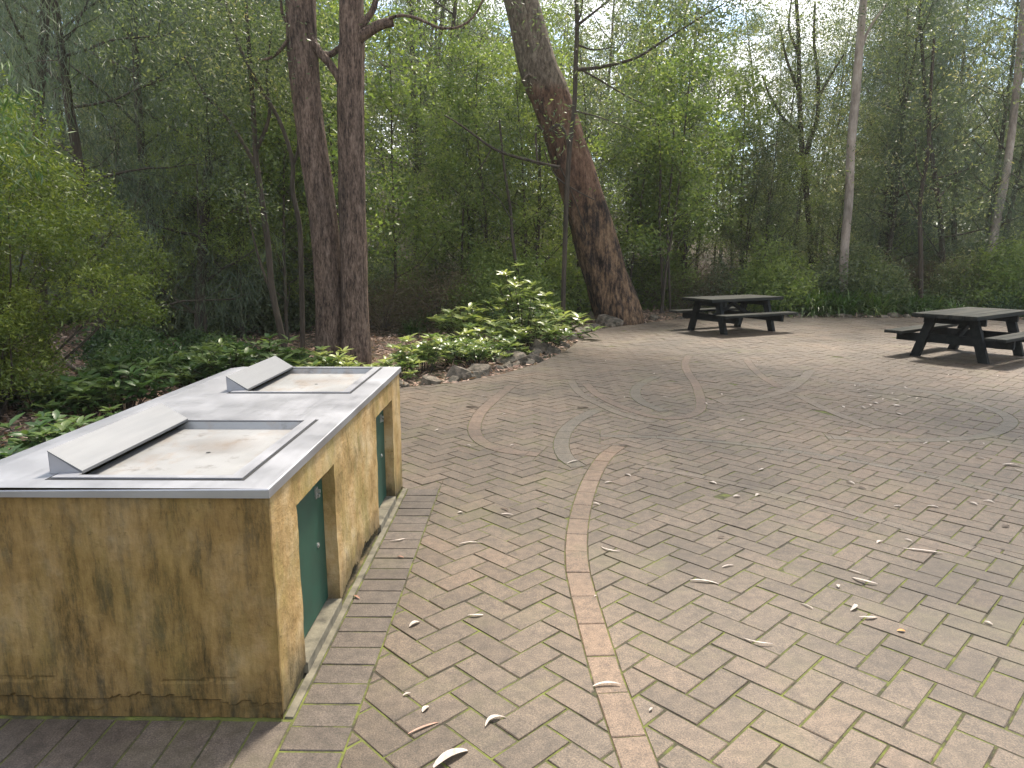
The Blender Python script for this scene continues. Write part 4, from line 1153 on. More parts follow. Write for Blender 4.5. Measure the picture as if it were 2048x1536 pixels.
crown_on(ovh, g, cp, 60, 0.25, 0.13, 0.03, M_gum)

# mid wood ---------------------------------------------------------------------------------------
def scat(n, kind, rng_px, rng_y, rng_s, label, group, mat=None, mar=0.8, cat='tree', szf=1.0, sky=None):
    c = 0; tries = 0
    while c < n and tries < n*40:
        tries += 1
        px = rr.uniform(*rng_px); Y = rr.uniform(*rng_y); x = at(px, Y)
        if not free(x, Y, mar): continue
        if sky and sky[0] < px < sky[1] and Y < sky[2]: continue
        SC.append((px, Y, tree(kind, x, Y, rr.uniform(*rng_s), label, cat, group, mat, szf=szf))); c += 1
SKY = (1395, 1745, 21)
scat(14, 'gum', (-50, 700), (17, 30), (0.9, 1.3), 'tall gum in the dark wood behind the casuarinas', 'tall gums on the left')
scat(11, 'gum', (740, 1180), (19, 34), (0.85, 1.25), 'tall gum between the twin trunks and the leaning trunk', 'tall gums in the middle')
scat(7, 'gum', (1180, 1400), (20, 34), (0.75, 1.0), 'gum just right of the leaning trunk', 'gums right of the leaning trunk')
scat(15, 'gum', (1390, 1770), (23, 36), (0.6, 0.95), 'thin crowned gum seen against the open sky', 'gums against the sky')
scat(17, 'gum', (1745, 2150), (20, 32), (0.7, 1.05), 'tall gum in the wood on the right', 'gums on the right')
scat(16, 'und', (740, 1380), (15.5, 26), (0.7, 1.1), 'small leafy tree filling the middle of the wood', 'small trees in the middle wood')
scat(12, 'lim', (760, 1500), (15, 24), (0.7, 1.05), 'bright green small tree in the middle of the wood', 'bright green small trees')
scat(26, 'und', (1380, 2120), (18.2, 27), (0.55, 0.95), 'small leafy tree in the wood behind the picnic tables', 'small trees behind the picnic tables')
scat(12, 'und', (-60, 720), (12.5, 19), (0.6, 0.95), 'small leafy tree in the shade on the left', 'small trees in the left shade')
tree('lim', at(1255, 18.5), 18.5, 0.95, 'bright lime green tree right beside the leaning trunk', k=0)
tree('lim', at(1370, 19.0), 19.0, 1.0, 'bright lime green tree behind the farther picnic table', k=1)
tree('und', at(1465, 20.5), 20.5, 0.72, 'rounded light green tree below the open sky', mat=M_lime)
tree('und', at(1590, 20.0), 20.0, 0.62, 'light green tree at the foot of the forked tree', mat=M_lime)

scat(7, 'lim', (240, 680), (12.5, 17.5), (0.8, 1.1), 'bright green small tree left of the twin trunks', 'bright green small trees')
scat(6, 'und', (200, 680), (14.5, 20), (0.9, 1.15), 'light green small tree left of the twin trunks', 'small trees in the left shade', mat=M_lime)

for px, Y, sc, lb in ((400, 12.0, 0.62, 'light green young tree left of the crooked dark tree'), (475, 12.6, 0.7, 'light green young tree right behind the crooked dark tree'), (565, 12.2, 0.66, 'light green young tree seen between the two crooked stems'), (640, 13.0, 0.75, 'light green young tree just behind the left twin trunk'), (320, 12.8, 0.6, 'light green young tree above the right flank of the big bush')):
    tree('und', at(px, Y), Y, sc, lb, mat=M_lime, k=0)
scat(8, 'und', (750, 1120), (15.5, 21), (0.8, 1.1), 'light green small tree', 'small trees in the middle wood', mat=M_lime)
# shrub belt
for mt_, n_ in ((M_lime, 12), (M_gum, 18)): scat(n_, 'shr', (1290, 2120), (17.4, 22), (0.8, 1.25), 'leafy shrub', 'shrubs behind the picnic tables', cat='shrub', mar=0.9, mat=mt_)
for mt_, n_ in ((M_lime, 11), (M_gum, 13)): scat(n_, 'shr', (740, 1240), (13.5, 20), (0.7, 1.2), 'leafy shrub', 'shrubs left of the leaning trunk', cat='shrub', mar=1.8, mat=mt_)
scat(20, 'shr', (-80, 640), (13.0, 19), (0.7, 1.2), 'leafy shrub in the shade beyond the barbecue', 'shrubs beyond the barbecue', cat='shrub', mar=1.5, mat=M_gum)
scat(9, 'dry', (1300, 2100), (17.2, 20), (0.8, 1.2), 'dry brownish twiggy shrub behind the picnic tables', 'dry shrubs', cat='shrub', mar=0.8)
scat(6, 'dry', (760, 1200), (13.5, 18), (0.8, 1.2), 'dry brownish shrub left of the leaning trunk', 'dry shrubs in the middle', cat='shrub', mar=1.8)
scat(12, 'low', (180, 620), (8.5, 11.5), (0.45, 0.8), 'low dark green shrub beyond the barbecue', 'low shrubs beyond the barbecue', cat='shrub', mar=0.7)
scat(6, 'low', (760, 1180), (12.5, 17), (0.7, 1.2), 'low dark green shrub on the forest floor', 'low shrubs on the forest floor', cat='shrub', mar=1.2)
scat(14, 'shr', (1820, 2160), (18.0, 22), (0.8, 1.3), 'leafy shrub behind the nearer picnic table', 'shrubs behind the picnic tables', cat='shrub', mar=0.8)
scat(16, 'low', (1560, 2150), (16.6, 18.5), (0.6, 1.0), 'low green shrub along the far paving edge', 'low shrubs along the far edge', cat='shrub', mar=0.4)

LAND = [(60, 'at the left edge'), (230, 'above the fine leaved bush'), (430, 'beyond the far flue cover'), (600, 'left of the twin trunks'), (730, 'behind the twin trunks'), (880, 'right of the twin trunks'),
        (1050, 'left of the leaning trunk'), (1190, 'close behind the leaning trunk'), (1330, 'right of the leaning trunk'), (1580, 'behind the farther picnic table'), (1700, 'beside the tall pale trunk'), (1850, 'right of the tall pale trunk'), (1960, 'behind the nearer picnic table'), (9999, 'at the right edge')]
HEAD = {'casuarina_tree': 'feathery casuarina', 'gum_tree': 'tall gum', 'understorey_tree': 'small leafy tree', 'lime_green_tree': 'bright green small tree', 'shrub': 'leafy shrub', 'dry_shrub': 'dry brownish shrub', 'low_shrub': 'low dark shrub'}
ORD = ['', 'second', 'third', 'fourth', 'fifth', 'sixth', 'seventh', 'eighth', 'ninth', 'tenth', 'eleventh', 'twelfth', 'thirteenth', 'fourteenth', 'fifteenth', 'sixteenth', 'seventeenth', 'eighteenth', 'nineteenth', 'twentieth'] + ['twenty-%s' % w for w in ('first', 'second', 'third', 'fourth', 'fifth', 'sixth', 'seventh', 'eighth', 'ninth')]
bins = {}
for px, Y, o in SC:
    kd = o.name.split('.')[0]; k = next(i for i, (e, _) in enumerate(LAND) if px < e)
    dep = 'far back' if Y > 24 else ('in the middle row' if Y > 17.6 else 'in front')
    bins.setdefault((kd, k, dep if kd != 'shrub' else ('in the back row' if Y > 19 else 'in the front row')), []).append((px, o))
for (kd, k, dep), lst in bins.items():
    lst.sort(key=lambda t: t[0])
    for i, (px, o) in enumerate(lst):
        w_ = '' if len(lst) == 1 else (', leftmost one' if i == 0 else ', %s from left' % ORD[i])
        o['label'] = '%s %s, %s%s' % (HEAD[kd], LAND[k][1], dep, w_)

# far wood as one mass
def far_wood():
    g = np.random.default_rng(77)
    n = 330
    a = g.uniform(-0.95, 0.95, n); D = g.uniform(32, 62, n)
    x = D*np.sin(a); y = D*np.cos(a)
    px = 1024+1420*x/y
    top = np.where(px < 1150, g.uniform(8, 17, n), np.where(px < 1390, g.uniform(6, 12, n), np.where(px < 1760, g.uniform(2.5, 5.0, n), g.uniform(5, 11, n))))
    z = terrain(x, y)
    VV, FF, TT, off = [], [], [], 0
    for k in range(n):
        m_ = 26
        c = np.array([x[k], y[k], z[k]+top[k]*0.52])+g.normal(size=(m_, 3))*np.array([1.9, 1.9, top[k]*0.27])
        c[:, 2] = np.maximum(c[:, 2], z[k]+0.2)
        V, F, T = scatter_leaves(g, c, 34, 0.55, 0.30, 0.11, droop=0.3)
        VV.append(V); FF.append(F+off); TT.append(np.clip(T+g.normal(0.14, 0.12), 0, 1)); off += len(V)
    o = ob('far_wood', mesh_np('far_wood', np.concatenate(VV), np.concatenate(FF), np.concatenate(TT)), M_gum)
    tag(o, 'mass of distant green forest closing the view', 'forest', kind='stuff')
far_wood()

# strap leaved clumps along the far paving edge
def make_straps(seed, nb=150, ln=0.75):
    g = np.random.default_rng(seed); VV, FF, TT = [], [], []
    for k in range(nb):
        az = g.uniform(0, 2*np.pi); l = ln*g.uniform(0.55, 1.15); el = g.uniform(0.7, 1.4); b = g.normal(size=2)*0.09
        d = np.array([math.cos(az), math.sin(az)]); P = []
        for t in np.linspace(0, 1, 5):
            h = l*t*math.cos(el)*0.9+l*0.35*t*t; z = l*t*math.sin(el)-l*0.75*t*t*t*(1.6-el)*1.2
            P.append((b[0]+d[0]*h, b[1]+d[1]*h, max(z, 0.01)))
        s = np.array([-d[1], d[0], 0]); w_ = 0.016*g.uniform(0.8, 1.3); o_ = len(VV)
        for t, p in zip((0.8, 1, 0.9, 0.6, 0.08), P):
            VV.append(np.array(p)-s*w_*t/1); VV.append(np.array(p)+s*w_*t/1)
        tn = g.normal(0.45, 0.2); TT += [np.clip(tn, 0, 1)]*10
        FF += [(o_+2*i, o_+2*i+1, o_+2*i+3, o_+2*i+2) for i in range(4)]
    return mesh_np('strap_leaves', np.array(VV), np.array(FF), TT)
STR = [make_straps(600+k) for k in range(3)]
def straps(x, y, sc, label, group):
    z = float(terrain(np.array([x]), np.array([y]))[0])
    o = ob('strap_leaf_clump', STR[rr.randrange(3)], M_strap, None, (x, y, z)); o.rotation_euler = (0, 0, rr.uniform(0, 6.28)); o.scale = (sc, sc, sc)
    return tag(o, label, 'plant', group)
STL = []
for k in range(30):
    px = 1555+k*12.5+rr.uniform(-8, 8) if k < 22 else rr.uniform(1830, 2100); Y = 16.85+rr.uniform(0, 1.0)
    STL.append((px, straps(at(px, Y), Y, rr.uniform(0.75, 1.1), 'grassy strap leaved clump behind the far paving edge', 'strap leaved clumps along the far edge')))
def relabel(lst, head, marks):
    d = {}
    for px, o in lst: d.setdefault(next(i for i, (e, _) in enumerate(marks) if px < e), []).append((px, o))
    for k, l in d.items():
        l.sort(key=lambda t: t[0])
        for i, (px, o) in enumerate(l):
            o['label'] = '%s %s%s' % (head, marks[k][1], '' if len(l) == 1 else (', leftmost one' if i == 0 else ', %s from left' % ORD[i]))
relabel(STL, 'grassy strap leaved clump', [(1610, 'just right of the farther picnic table'), (1700, 'left of the tall pale trunk'), (1790, 'between pale trunk and nearer picnic table'), (9999, 'behind the nearer picnic table')])
for px, py, sc in ((846, 655, 0.8), (870, 650, 0.7), (825, 662, 0.6)):
    x, y = ground(px, py); straps(x, y, sc, 'small grassy clump right of the twin trunks, %s one' % {846: 'middle', 870: 'right', 825: 'left'}[px], 'grassy clumps right of the twin trunks')

# broad leaved yellow green shrub
def leaf6(C, D, Nn, ln, wd, tint):
    D = unit(D); S_ = unit(np.cross(D, Nn)); Nn = np.cross(S_, D)
    ln = ln[:, None]; wd = wd[:, None]
    a = C; b = C+D*ln*0.3+S_*wd*0.42+Nn*wd*0.14; c = C+D*ln*0.65+S_*wd*0.40+Nn*wd*0.05-Nn*ln*0.06; d = C+D*ln-Nn*ln*0.20
    e = C+D*ln*0.65-S_*wd*0.40+Nn*wd*0.05-Nn*ln*0.06; f = C+D*ln*0.3-S_*wd*0.42+Nn*wd*0.14
    m1 = C+D*ln*0.3; m2 = C+D*ln*0.65-Nn*ln*0.06
    V = np.stack([a, b, c, d, e, f, m1, m2], 1).reshape(-1, 3)
    n = len(C); o_ = np.arange(n)[:, None]*8
    F = np.concatenate([o_+np.array([0, 1, 6, 6]), o_+np.array([1, 2, 7, 6]), o_+np.array([2, 3, 7, 7]), o_+np.array([3, 4, 7, 7]), o_+np.array([4, 5, 6, 7]), o_+np.array([5, 0, 6, 6])])
    return V, F, np.repeat(tint, 8)
def mesh_mixed(name, V, F, T):
    me = bpy.data.meshes.new(name)
    fl = [tuple(r) if r[2] != r[3] else tuple(r[:3]) for r in F.tolist()]
    me.from_pydata(V.tolist(), [], fl)
    a = me.attributes.new('tint', 'FLOAT', 'POINT'); a.data.foreach_set('value', np.asarray(T, np.float32)); me.update(); me.shade_smooth()
    return me
def whorl_shrub(seed, rx, h, nst, ln=0.13, wd=0.05):
    g = np.random.default_rng(seed); ls = []; C = []; D = []; T = []
    for k in range(nst):
        az = g.uniform(0, 2*np.pi); rad = rx*math.sqrt(g.uniform(0, 1)); top = np.array([rad*math.cos(az), rad*math.sin(az), h*(1-0.55*(rad/rx)**2)*g.uniform(0.55, 1.05)])
        P = smooth_path([(top[0]*0.3, top[1]*0.3, -0.05), (top[0]*0.6, top[1]*0.6, top[2]*0.55), top], 7)
        ls.append((P, np.linspace(0.008, 0.004, 7), 4)); tb = g.normal(0.5, 0.2)
        for q, m_ in ((6, 8), (5, 4), (4, 3), (3, 2)):
            a0 = g.uniform(0, 6.28)
            for i in range(m_):
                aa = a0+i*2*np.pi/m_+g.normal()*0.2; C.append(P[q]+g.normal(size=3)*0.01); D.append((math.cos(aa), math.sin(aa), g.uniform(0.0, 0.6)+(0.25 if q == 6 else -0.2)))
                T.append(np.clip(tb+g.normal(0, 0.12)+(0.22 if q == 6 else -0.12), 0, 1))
    C, D, T = np.array(C), np.array(D), np.array(T); n = len(C)
    V, F, T = leaf6(C, D, np.array([[0, 0, 1.0]])+g.normal(size=(n, 3))*0.25, ln*g.uniform(0.7, 1.2, n), wd*g.uniform(0.8, 1.2, n), T)
    TV, TF = tubes(ls)
    return mesh_np('stem', TV, TF, smooth=True), mesh_mixed('foliage', V, F, T)
WH = [whorl_shrub(700, 0.62, 1.35, 38, 0.17, 0.06), whorl_shrub(701, 0.5, 0.6, 24, 0.15, 0.055), whorl_shrub(702, 0.42, 0.38, 18, 0.13, 0.05), whorl_shrub(703, 0.4, 0.26, 10, 0.12, 0.045)]
def wshrub(x, y, k, sc, label, group=None, mat=M_young, name='broad_leaved_shrub'):
    z = float(terrain(np.array([x]), np.array([y]))[0])
    r = empty(name, (x, y, z), rr.uniform(0, 6.28), label, 'shrub', group); r.scale = (sc,)*3
    for nm, me, mt in (('stem', WH[k][0], M_smallbark), ('foliage', WH[k][1], mat)):
        o = bpy.data.objects.new(nm, me); COL.objects.link(o); o.parent = r
        if len(me.materials) == 0: me.materials.append(mt)
        o.material_slots[0].link = 'OBJECT'; o.material_slots[0].material = mt
    return r
wshrub(-0.02, 11.7, 0, 1.0, 'tallest bright yellow green broad leaved shrub above the rock edge')
wshrub(0.42, 12.5, 3, 2.0, 'yellow green broad leaved shrub just left of the slim dark tree')
wshrub(0.2, 10.95, 1, 1.0, 'loose yellow green shrub right below the tallest broad leaved one')
wshrub(-0.45, 11.0, 1, 1.05, 'loose green shrub in front of the tallest broad leaved one')
wshrub(-1.05, 11.9, 1, 1.2, 'yellow green shrub left of the tallest broad leaved one')
wsp = [(-0.75, 10.9), (-0.2, 10.7), (0.15, 11.3), (-0.85, 10.1), (-0.45, 10.1), (-1.05, 9.5), (-0.62, 9.4), (-1.25, 8.9), (-0.95, 8.75), (0.30, 11.9), (0.6, 12.9), (0.85, 13.8), (-1.5, 8.45), (-1.1, 10.6)]
wsp = [p for p in wsp if float(dist_poly(np.array([p[0]]), np.array([p[1]]))[0]) > 0.55]
LWL = [(1051+1388*x/y, wshrub(x+rr.uniform(-.1, .1), y+rr.uniform(-.1, .1), rr.choice([1, 2, 3, 3]), rr.uniform(0.75, 1.05), 'low broad leaved plant in the patch between barbecue and rock edge', 'low broad leaved plants by the rock edge')) for x, y in wsp]
relabel(LWL, 'low broad leaved plant', [(900, 'between the twin trunks and the rocks'), (1060, 'under the tallest yellow green shrub'), (9999, 'beside the slim dark tree')])
SDL = []
for k in range(20):
    px = rr.uniform(0, 620); Y = rr.uniform(4.2, 8.5); x = at(px, Y)
    if x > -2.5: x = -2.5-rr.uniform(0, 1.5)
    SDL.append((1051+1388*x/Y, wshrub(x, Y, rr.choice([1, 2, 3]), rr.uniform(0.6, 1.0), 'dark green seedling on the leafy ground left of the barbecue', 'dark seedlings left of the barbecue', M_dark, 'seedling')))
for k in range(8):
    px = rr.uniform(10, 470); Y = rr.uniform(4.8, 8.6); x = min(at(px, Y), -2.45)
    SDL.append((1051+1388*x/Y, wshrub(x, Y, rr.choice([2, 2, 3]), rr.uniform(0.8, 1.1), 'x', 'dark seedlings left of the barbecue', M_dark, 'seedling')))
for k, (px, Y) in enumerate(((640, 8.3), (585, 8.9), (520, 8.4), (455, 7.8), (410, 8.9), (350, 8.2))):
    wshrub(at(px, Y), Y, 2 if k % 2 else 1, 0.8+0.1*(k % 3), 'leafy mid green shrub beyond the benchtop, %s' % ['closest to the twin trunks', 'in front of the kinked tree', 'in front of the crooked tree', 'third from the left', 'second from the left', 'leftmost of the row'][k], 'mid green shrubs beyond the benchtop', M_young if k == 0 else M_dark)
relabel(SDL, 'dark green seedling', [(150, 'at the left edge by the fallen logs'), (330, 'beyond the nearer flue cover'), (9999, 'beyond the farther flue cover')])
for x, y, lb in ((-2.55, 3.95, 'small lime green seedling nearest the benchtop edge'), (-2.75, 4.7, 'lime green seedling beyond the middle of the benchtop'), (-3.1, 6.6, 'pale yellow green seedling beyond the far flue cover'), (-2.9, 7.3, 'bright seedling in front of the crooked dark tree')):
    wshrub(x, y, 3, 0.9, lb, None, M_young, 'lime_seedling')

# leaf litter
def litter():
    g = np.random.default_rng(55)
    n = 52000
    px = g.uniform(-100, 1300, n); Y = g.uniform(3.0, 16, n); X = Y*((px-1051)/1388)
    X2 = g.uniform(2, 13, 9000); Y2 = g.uniform(15.2, 18.5, 9000)
    X = np.r_[X, X2]; Y = np.r_[Y, Y2]
    d = dist_poly(X, Y); ins = in_poly(X, Y)
    keep = (~ins) & (d > 0.02)
    X, Y = X[keep], Y[keep]; Z = terrain(X, Y)+g.uniform(0.0, 0.03, len(X)); m_ = len(X)
    D = g.normal(size=(m_, 3)); D[:, 2] *= 0.25; Nn = g.normal(size=(m_, 3))*0.45; Nn[:, 2] += 1
    V, F, T = leaf_quads(np.stack([X, Y, Z], 1), D, Nn, g.uniform(0.05, 0.13, m_), g.uniform(0.014, 0.04, m_), np.clip(g.normal(0.5, 0.25, m_), 0, 1))
    o = ob('leaf_litter', mesh_np('leaf_litter', V, F, T), M_litter); tag(o, 'brown and pinkish leaf litter covering the forest floor', 'leaf litter', kind='stuff')
litter()

# rocks along the paving edge
def rock(x, y, s, label, group, flat=0.72):
    bm_v, f = [], []
    n1, n2 = 9, 6
    sd_ = rr.uniform(0, 100)
    me = bpy.data.meshes.new('rock')
    for j in range(n2+1):
        for i in range(n1):
            th = 2*math.pi*i/n1; ph = math.pi*j/n2
            v = Vector((math.cos(th)*math.sin(ph), math.sin(th)*math.sin(ph), math.cos(ph)))
            k = 1+0.42*noise.fractal(v*1.1+Vector((sd_, 0, 0)), 1.0, 2.0, 3)
            v = v*k; bm_v.append((max(-0.8, min(0.8, v.x*1.15)), max(-0.7, min(0.7, v.y)), max(-0.6, min(0.62, v.z))))
    for j in range(n2):
        for i in range(n1): f.append((j*n1+i, (j+1)*n1+i, (j+1)*n1+(i+1) % n1, j*n1+(i+1) % n1))
    me.from_pydata(bm_v, [], f); me.update(); me.shade_flat()
    z = float(terrain(np.array([x]), np.array([y]))[0])
    o = ob('rock', me, M_rock, None, (x, y, z+s*0.12)); o.scale = (s, s*rr.uniform(0.7, 1), s*flat); o.rotation_euler = (rr.uniform(-.5, .5), rr.uniform(-.5, .5), rr.uniform(0, 6.28))
    return tag(o, label, 'rock', group)
edge = PZ[2:12]
RKL = []
for i in range(len(edge)-1):
    a, b = edge[i], edge[i+1]; e = b-a; L_ = np.hypot(*e); nrm = np.array([-e[1], e[0]])/L_
    for k in range(max(2, int(L_/0.22))):
        t = (k+rr.random()*0.6)/max(2, int(L_/0.22)); off_ = rr.uniform(0.10, 0.42)
        c = a+e*t+nrm*off_
        if np.hypot(c[0]-2.06, c[1]-15.3) < 0.75: continue
        RKL.append((1051+1388*c[0]/c[1], rock(c[0], c[1], rr.uniform(0.07, 0.18), 'rough brown rock in the low border along the curved paving edge', 'rocks along the curved paving edge')))
relabel(RKL, 'rough brown border rock', [(880, 'right behind the barbecue end'), (985, 'left of the tallest yellow green shrub'), (1080, 'below the tallest yellow green shrub'), (1180, 'between slim tree and leaning trunk'), (1290, 'at the foot of the leaning trunk'), (9999, 'left of the farther picnic table')])
for x, y, s, lb in ((0.27, 10.9, 0.28, 'largest tan rock at the bend of the paving edge'), (-0.2, 9.75, 0.25, 'big rounded rock under the yellow green shrub'), (1.75, 14.75, 0.33, 'flat pale rock at the foot of the leaning trunk'), (-0.78, 8.6, 0.2, 'pale flat rock at the left end of the rock edge'), (0.75, 12.4, 0.22, 'brown rock beside the slim dark tree')):
    rock(x, y, s, lb, None)
for k in range(34):
    x = 3.4+k*0.27+rr.uniform(-.08, .08); y = np.interp(x, [3.33, 5.8, 9.0, 12], [16.0, 16.5, 16.3, 15.6])+rr.uniform(0.1, 0.3)
    rock(x, y, rr.uniform(0.08, 0.16), 'small dark rock edging the far side of the paving', 'small rocks along the far paving edge')

# fallen timber left of the barbecue
def log(name, pts, r0, r1, label, mat):
    c = np.array(pts[0]); r = empty(name, tuple(c), 0, label, 'log')
    P = smooth_path([np.array(p)-c for p in pts], 18)
    V, F = tubes([(P, np.linspace(r0, r1, 18)*(1+0.12*np.sin(np.arange(18)*1.7)), 12)])
    ob('bark', mesh_np('bark', V, F, smooth=True), mat, r)
    for P_, rad in ((P[0], r0), (P[-1], r1)):
        pass
gz = -0.05
def gp(px, py, dz=0.08):
    x, y = ground(px, py, gz+dz); return (x, y, gz+dz)
log('fallen_log', [gp(40, 778), gp(110, 786), gp(185, 800)], 0.10, 0.075, 'dark fallen log lying left of the benchtop', M_ironbark)
log('fallen_log', [gp(-60, 775), gp(20, 776), gp(70, 782)], 0.06, 0.05, 'pale greyish fallen log at the left edge', M_palebark)
log('broken_branch', [gp(118, 708, 0.35), gp(140, 730, 0.2), gp(160, 742, 0.05)], 0.03, 0.035, 'pale broken branch leaning out of the bush', M_palebark)
log('broken_branch', [gp(88, 745, 0.15), gp(120, 762, 0.08)], 0.03, 0.03, 'short tan branch above the dark fallen log', M_palebark)
log('fallen_log', [gp(240, 755, 0.08), gp(300, 752, 0.08), gp(390, 748, 0.10)], 0.05, 0.04, 'thin dark log lying beyond the middle of the benchtop', M_ironbark)

# ---------------------------------------------------------------- fallen leaves on the paving
def fallen(px, py, Lc, wc, ang, curve, arch, mat, label, group=None, name='fallen_leaf', z=0.0):
    x, y = ground(px, py); n = 9
    vs, fs = [], []
    for i in range(n):
        t = i/(n-1); u = (t-0.5)*Lc
        cx = u; cy = curve*Lc*(1-(2*t-1)**2); cz = 0.0035+arch*Lc*(1-(2*t-1)**2)*0.6
        w_ = wc*0.5*(math.sin(math.pi*(0.04+0.92*t))**0.6)
        vs += [(cx, cy-w_, cz+w_*0.55), (cx, cy, cz-0.001), (cx, cy+w_, cz+w_*0.45)]
    for i in range(n-1):
        a = i*3; fs += [(a, a+3, a+4, a+1), (a+1, a+4, a+5, a+2)]
    m2 = MB(); m2.add(vs, fs); me = m2.mesh(name, True)
    o = ob(name, me, mat, None, (x, y, 0.001+z)); o.rotation_euler = (rr.uniform(-.05, .05), rr.uniform(-.05, .05), R(ang))
    return tag(o, label, 'leaf', group)
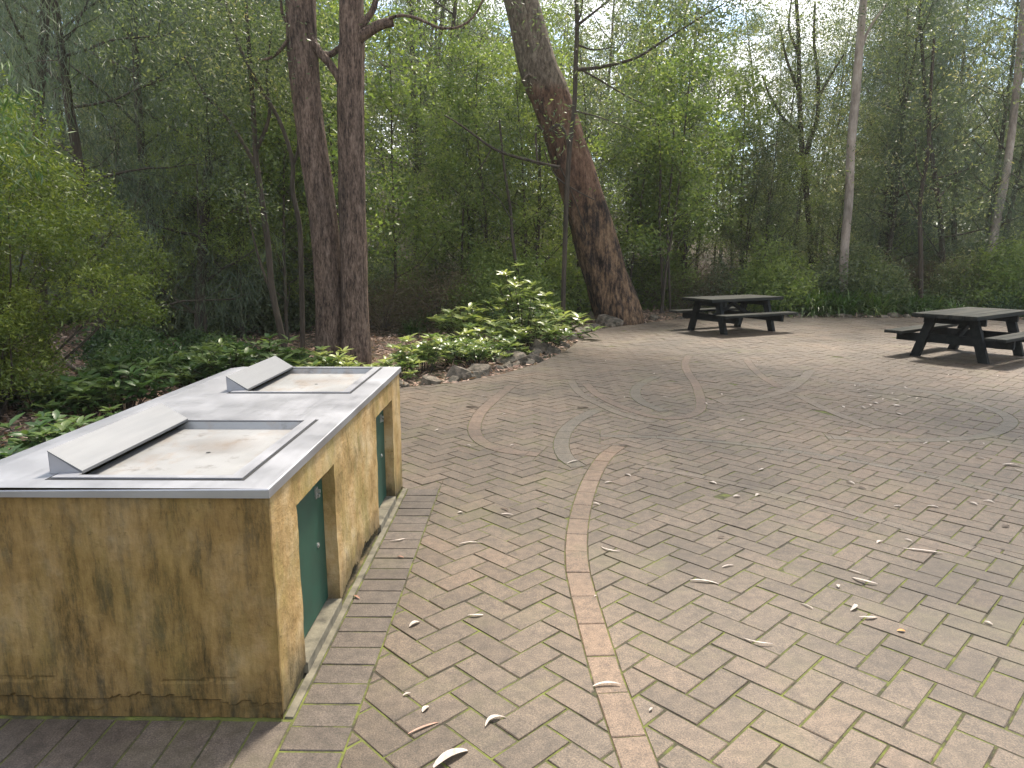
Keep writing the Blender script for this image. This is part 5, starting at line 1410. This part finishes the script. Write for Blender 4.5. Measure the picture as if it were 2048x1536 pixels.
FL = [
 (900, 1520, 0.125, 0.030, 40, 0.05, 0.12, M_paleleaf, 'large ragged white strip of bark at the bottom edge of the photo'),
 (990, 1446, 0.080, 0.016, 35, 0.25, 0.10, M_paleleaf, 'white sickle shaped leaf on the pavers left of the pink band'),
 (850, 1420, 0.035, 0.018, 60, 0.05, 0.10, M_paleleaf, 'small crumpled white leaf above the large bark strip'),
 (812, 1390, 0.028, 0.010, 30, 0.05, 0.05, M_paleleaf, 'tiny pale leaf near the corner of the barbecue'),
 (845, 1458, 0.110, 0.009, 36, 0.03, 0.02, M_redleaf, 'thin reddish bark strip lying in a paver joint'),
 (828, 1250, 0.055, 0.018, 48, 0.05, 0.18, M_paleleaf, 'short curled white leaf beside the edging pavers'),
 (950, 1232, 0.065, 0.014, 8, -0.1, 0.08, M_paleleaf, 'flat white leaf left of the middle of the pink band'),
 (1212, 1373, 0.100, 0.012, 6, 0.10, 0.05, M_paleleaf, 'white curved leaf lying across the pink band'),
 (640, 1276, 0.060, 0.018, -50, 0.03, 0.05, M_redleaf, 'pinkish leaf leaning on the sill of the nearer door'),
 (795, 1080, 0.085, 0.010, 28, -0.15, 0.06, M_paleleaf, 'curved pale leaf on the edging pavers between the doors'),
 (1220, 1100, 0.110, 0.012, -35, -0.2, 0.06, M_paleleaf, 'curled pale leaf just right of the pink band'),
 (940, 1088, 0.120, 0.010, 12, 0.08, 0.04, M_paleleaf, 'long thin pale leaf left of the pink band'),
 (1408, 1167, 0.130, 0.014, -12, 0.05, 0.05, M_paleleaf, 'long pale pink leaf in the middle of the herringbone'),
 (1515, 1285, 0.110, 0.010, -25, -0.18, 0.05, M_paleleaf, 'thin curved leaf stalk right of the pink band'),
 (1728, 1165, 0.110, 0.018, -42, -0.15, 0.10, M_paleleaf, 'thick white curved leaf, upper one of the bright group on the right'),
 (1705, 1218, 0.065, 0.018, 50, -0.12, 0.14, M_paleleaf, 'white bent leaf in the middle of the bright group on the right'),
 (1735, 1238, 0.075, 0.014, 2, -0.12, 0.08, M_paleleaf, 'flat white leaf, lowest of the bright group on the right'),
 (1675, 1175, 0.028, 0.016, 70, 0.0, 0.10, M_paleleaf, 'tiny white leaf left of the bright group on the right'),
 (1845, 1105, 0.180, 0.014, -20, -0.04, 0.04, M_paleleaf, 'long narrow pale leaf near the right edge'),
 (1708, 1146, 0.060, 0.008, -50, -0.05, 0.04, M_paleleaf, 'thin white sliver above the thick curved leaf'),
 (1801, 1266, 0.030, 0.016, -10, 0.0, 0.10, M_orangeleaf, 'small bright orange leaf on the right'),
 (1612, 1215, 0.060, 0.008, -55, 0.05, 0.05, M_paleleaf, 'thin pale sliver left of the orange leaf'),
 (1455, 1135, 0.070, 0.010, 22, 0.05, 0.05, M_paleleaf, 'faint pale leaf above the long pale pink one'),
 (1975, 1250, 0.030, 0.014, -50, 0.0, 0.10, M_paleleaf, 'tiny white leaf right of the orange leaf'),
 (1960, 920, 0.060, 0.020, -40, 0.0, 0.10, M_paleleaf, 'bright white leaf at the right below the nearer picnic table'),
 (2022, 935, 0.110, 0.022, -18, 0.1, 0.08, M_paleleaf, 'white leaf at the right edge below the nearer picnic table'),
 (1865, 1017, 0.060, 0.018, -25, 0.0, 0.10, M_paleleaf, 'pale leaf in the shaded paving at right'),
 (1300, 1421, 0.022, 0.008, 50, 0.0, 0.05, M_paleleaf, 'tiny pale fleck right of the pink band'),
 (1190, 1194, 0.020, 0.008, 50, 0.0, 0.05, M_paleleaf, 'tiny pale fleck on the pink band'),
 (1145, 925, 0.110, 0.016, 40, 0.0, 0.05, M_paleleaf, 'pale leaf lying left of the far end of the pink band'),
 (1255, 952, 0.050, 0.022, -45, 0.0, 0.08, M_paleleaf, 'small white leaf right of the far end of the pink band'),
 (920, 1026, 0.030, 0.018, 20, 0.0, 0.08, M_paleleaf, 'tiny white leaf beside the end of the edging pavers'),
 (1425, 968, 0.050, 0.028, -40, 0.0, 0.08, M_paleleaf, 'small white leaf in the middle of the paving, farther of three'),
 (1473, 995, 0.045, 0.022, 10, 0.0, 0.08, M_paleleaf, 'small pale leaf, left one of a pair in the middle of the paving'),
 (1515, 993, 0.050, 0.024, 40, 0.0, 0.12, M_paleleaf, 'small white leaf, right one of a pair in the middle of the paving'),
 (1700, 968, 0.060, 0.022, -60, 0.0, 0.08, M_paleleaf, 'single white leaf above the shaded paving'),
 (1250, 893, 0.090, 0.020, -15, 0.0, 0.06, M_brownleaf, 'dark leaf just beyond the far end of the pink band'),
 (945, 815, 0.13, 0.03, -15, 0.0, 0.08, M_brownleaf, 'dark brown leaf on the far paving beyond the barbecue'),
 (1165, 817, 0.12, 0.03, 15, 0.0, 0.08, M_brownleaf, 'dark brown leaf between the curling bands'),
 (800, 1115, 0.035, 0.012, -20, 0.0, 0.10, M_redleaf, 'reddish crumpled leaf on the edging pavers'),
 (712, 1195, 0.045, 0.012, -40, 0.0, 0.10, M_redleaf, 'reddish leaf at the foot of the pier between the doors'),
 (2010, 1056, 0.05, 0.02, 15, 0.0, 0.08, M_brownleaf, 'dark leaf at the right edge in the shade'),
]
for f_ in FL: fallen(*f_)
for k in range(48):
    py = 700+ (rr.random()**1.3)*420; px = rr.uniform(830, 2048)
    x, y = ground(px, py)
    if not (in_poly(np.array([x]), np.array([y]))[0]) or (x < -0.5 and y < 4.6) : continue
    dk = rr.random() < 0.2
    fallen(px, py, rr.uniform(0.03, 0.08), rr.uniform(0.010, 0.020), rr.uniform(0, 180), rr.uniform(-.2, .2), rr.uniform(0.03, 0.12), M_brownleaf if dk else M_paleleaf,
           'small dark dry leaf scattered on the far paving' if dk else 'small pale dry leaf scattered on the far paving', 'small dark leaves on the paving' if dk else 'small pale leaves on the paving')
# a loose cluster of pale chips inside the ring of grey pavers
for k in range(20):
    px = rr.gauss(1770, 50); py = rr.gauss(800, 17)
    fallen(px, py, rr.uniform(0.04, 0.08), rr.uniform(0.015, 0.03), rr.uniform(0, 180), 0.1, 0.02, M_paleleaf, 'pale bark chip in the cluster inside the curved paver ring', 'pale bark chips inside the paver ring', 'bark_chip')
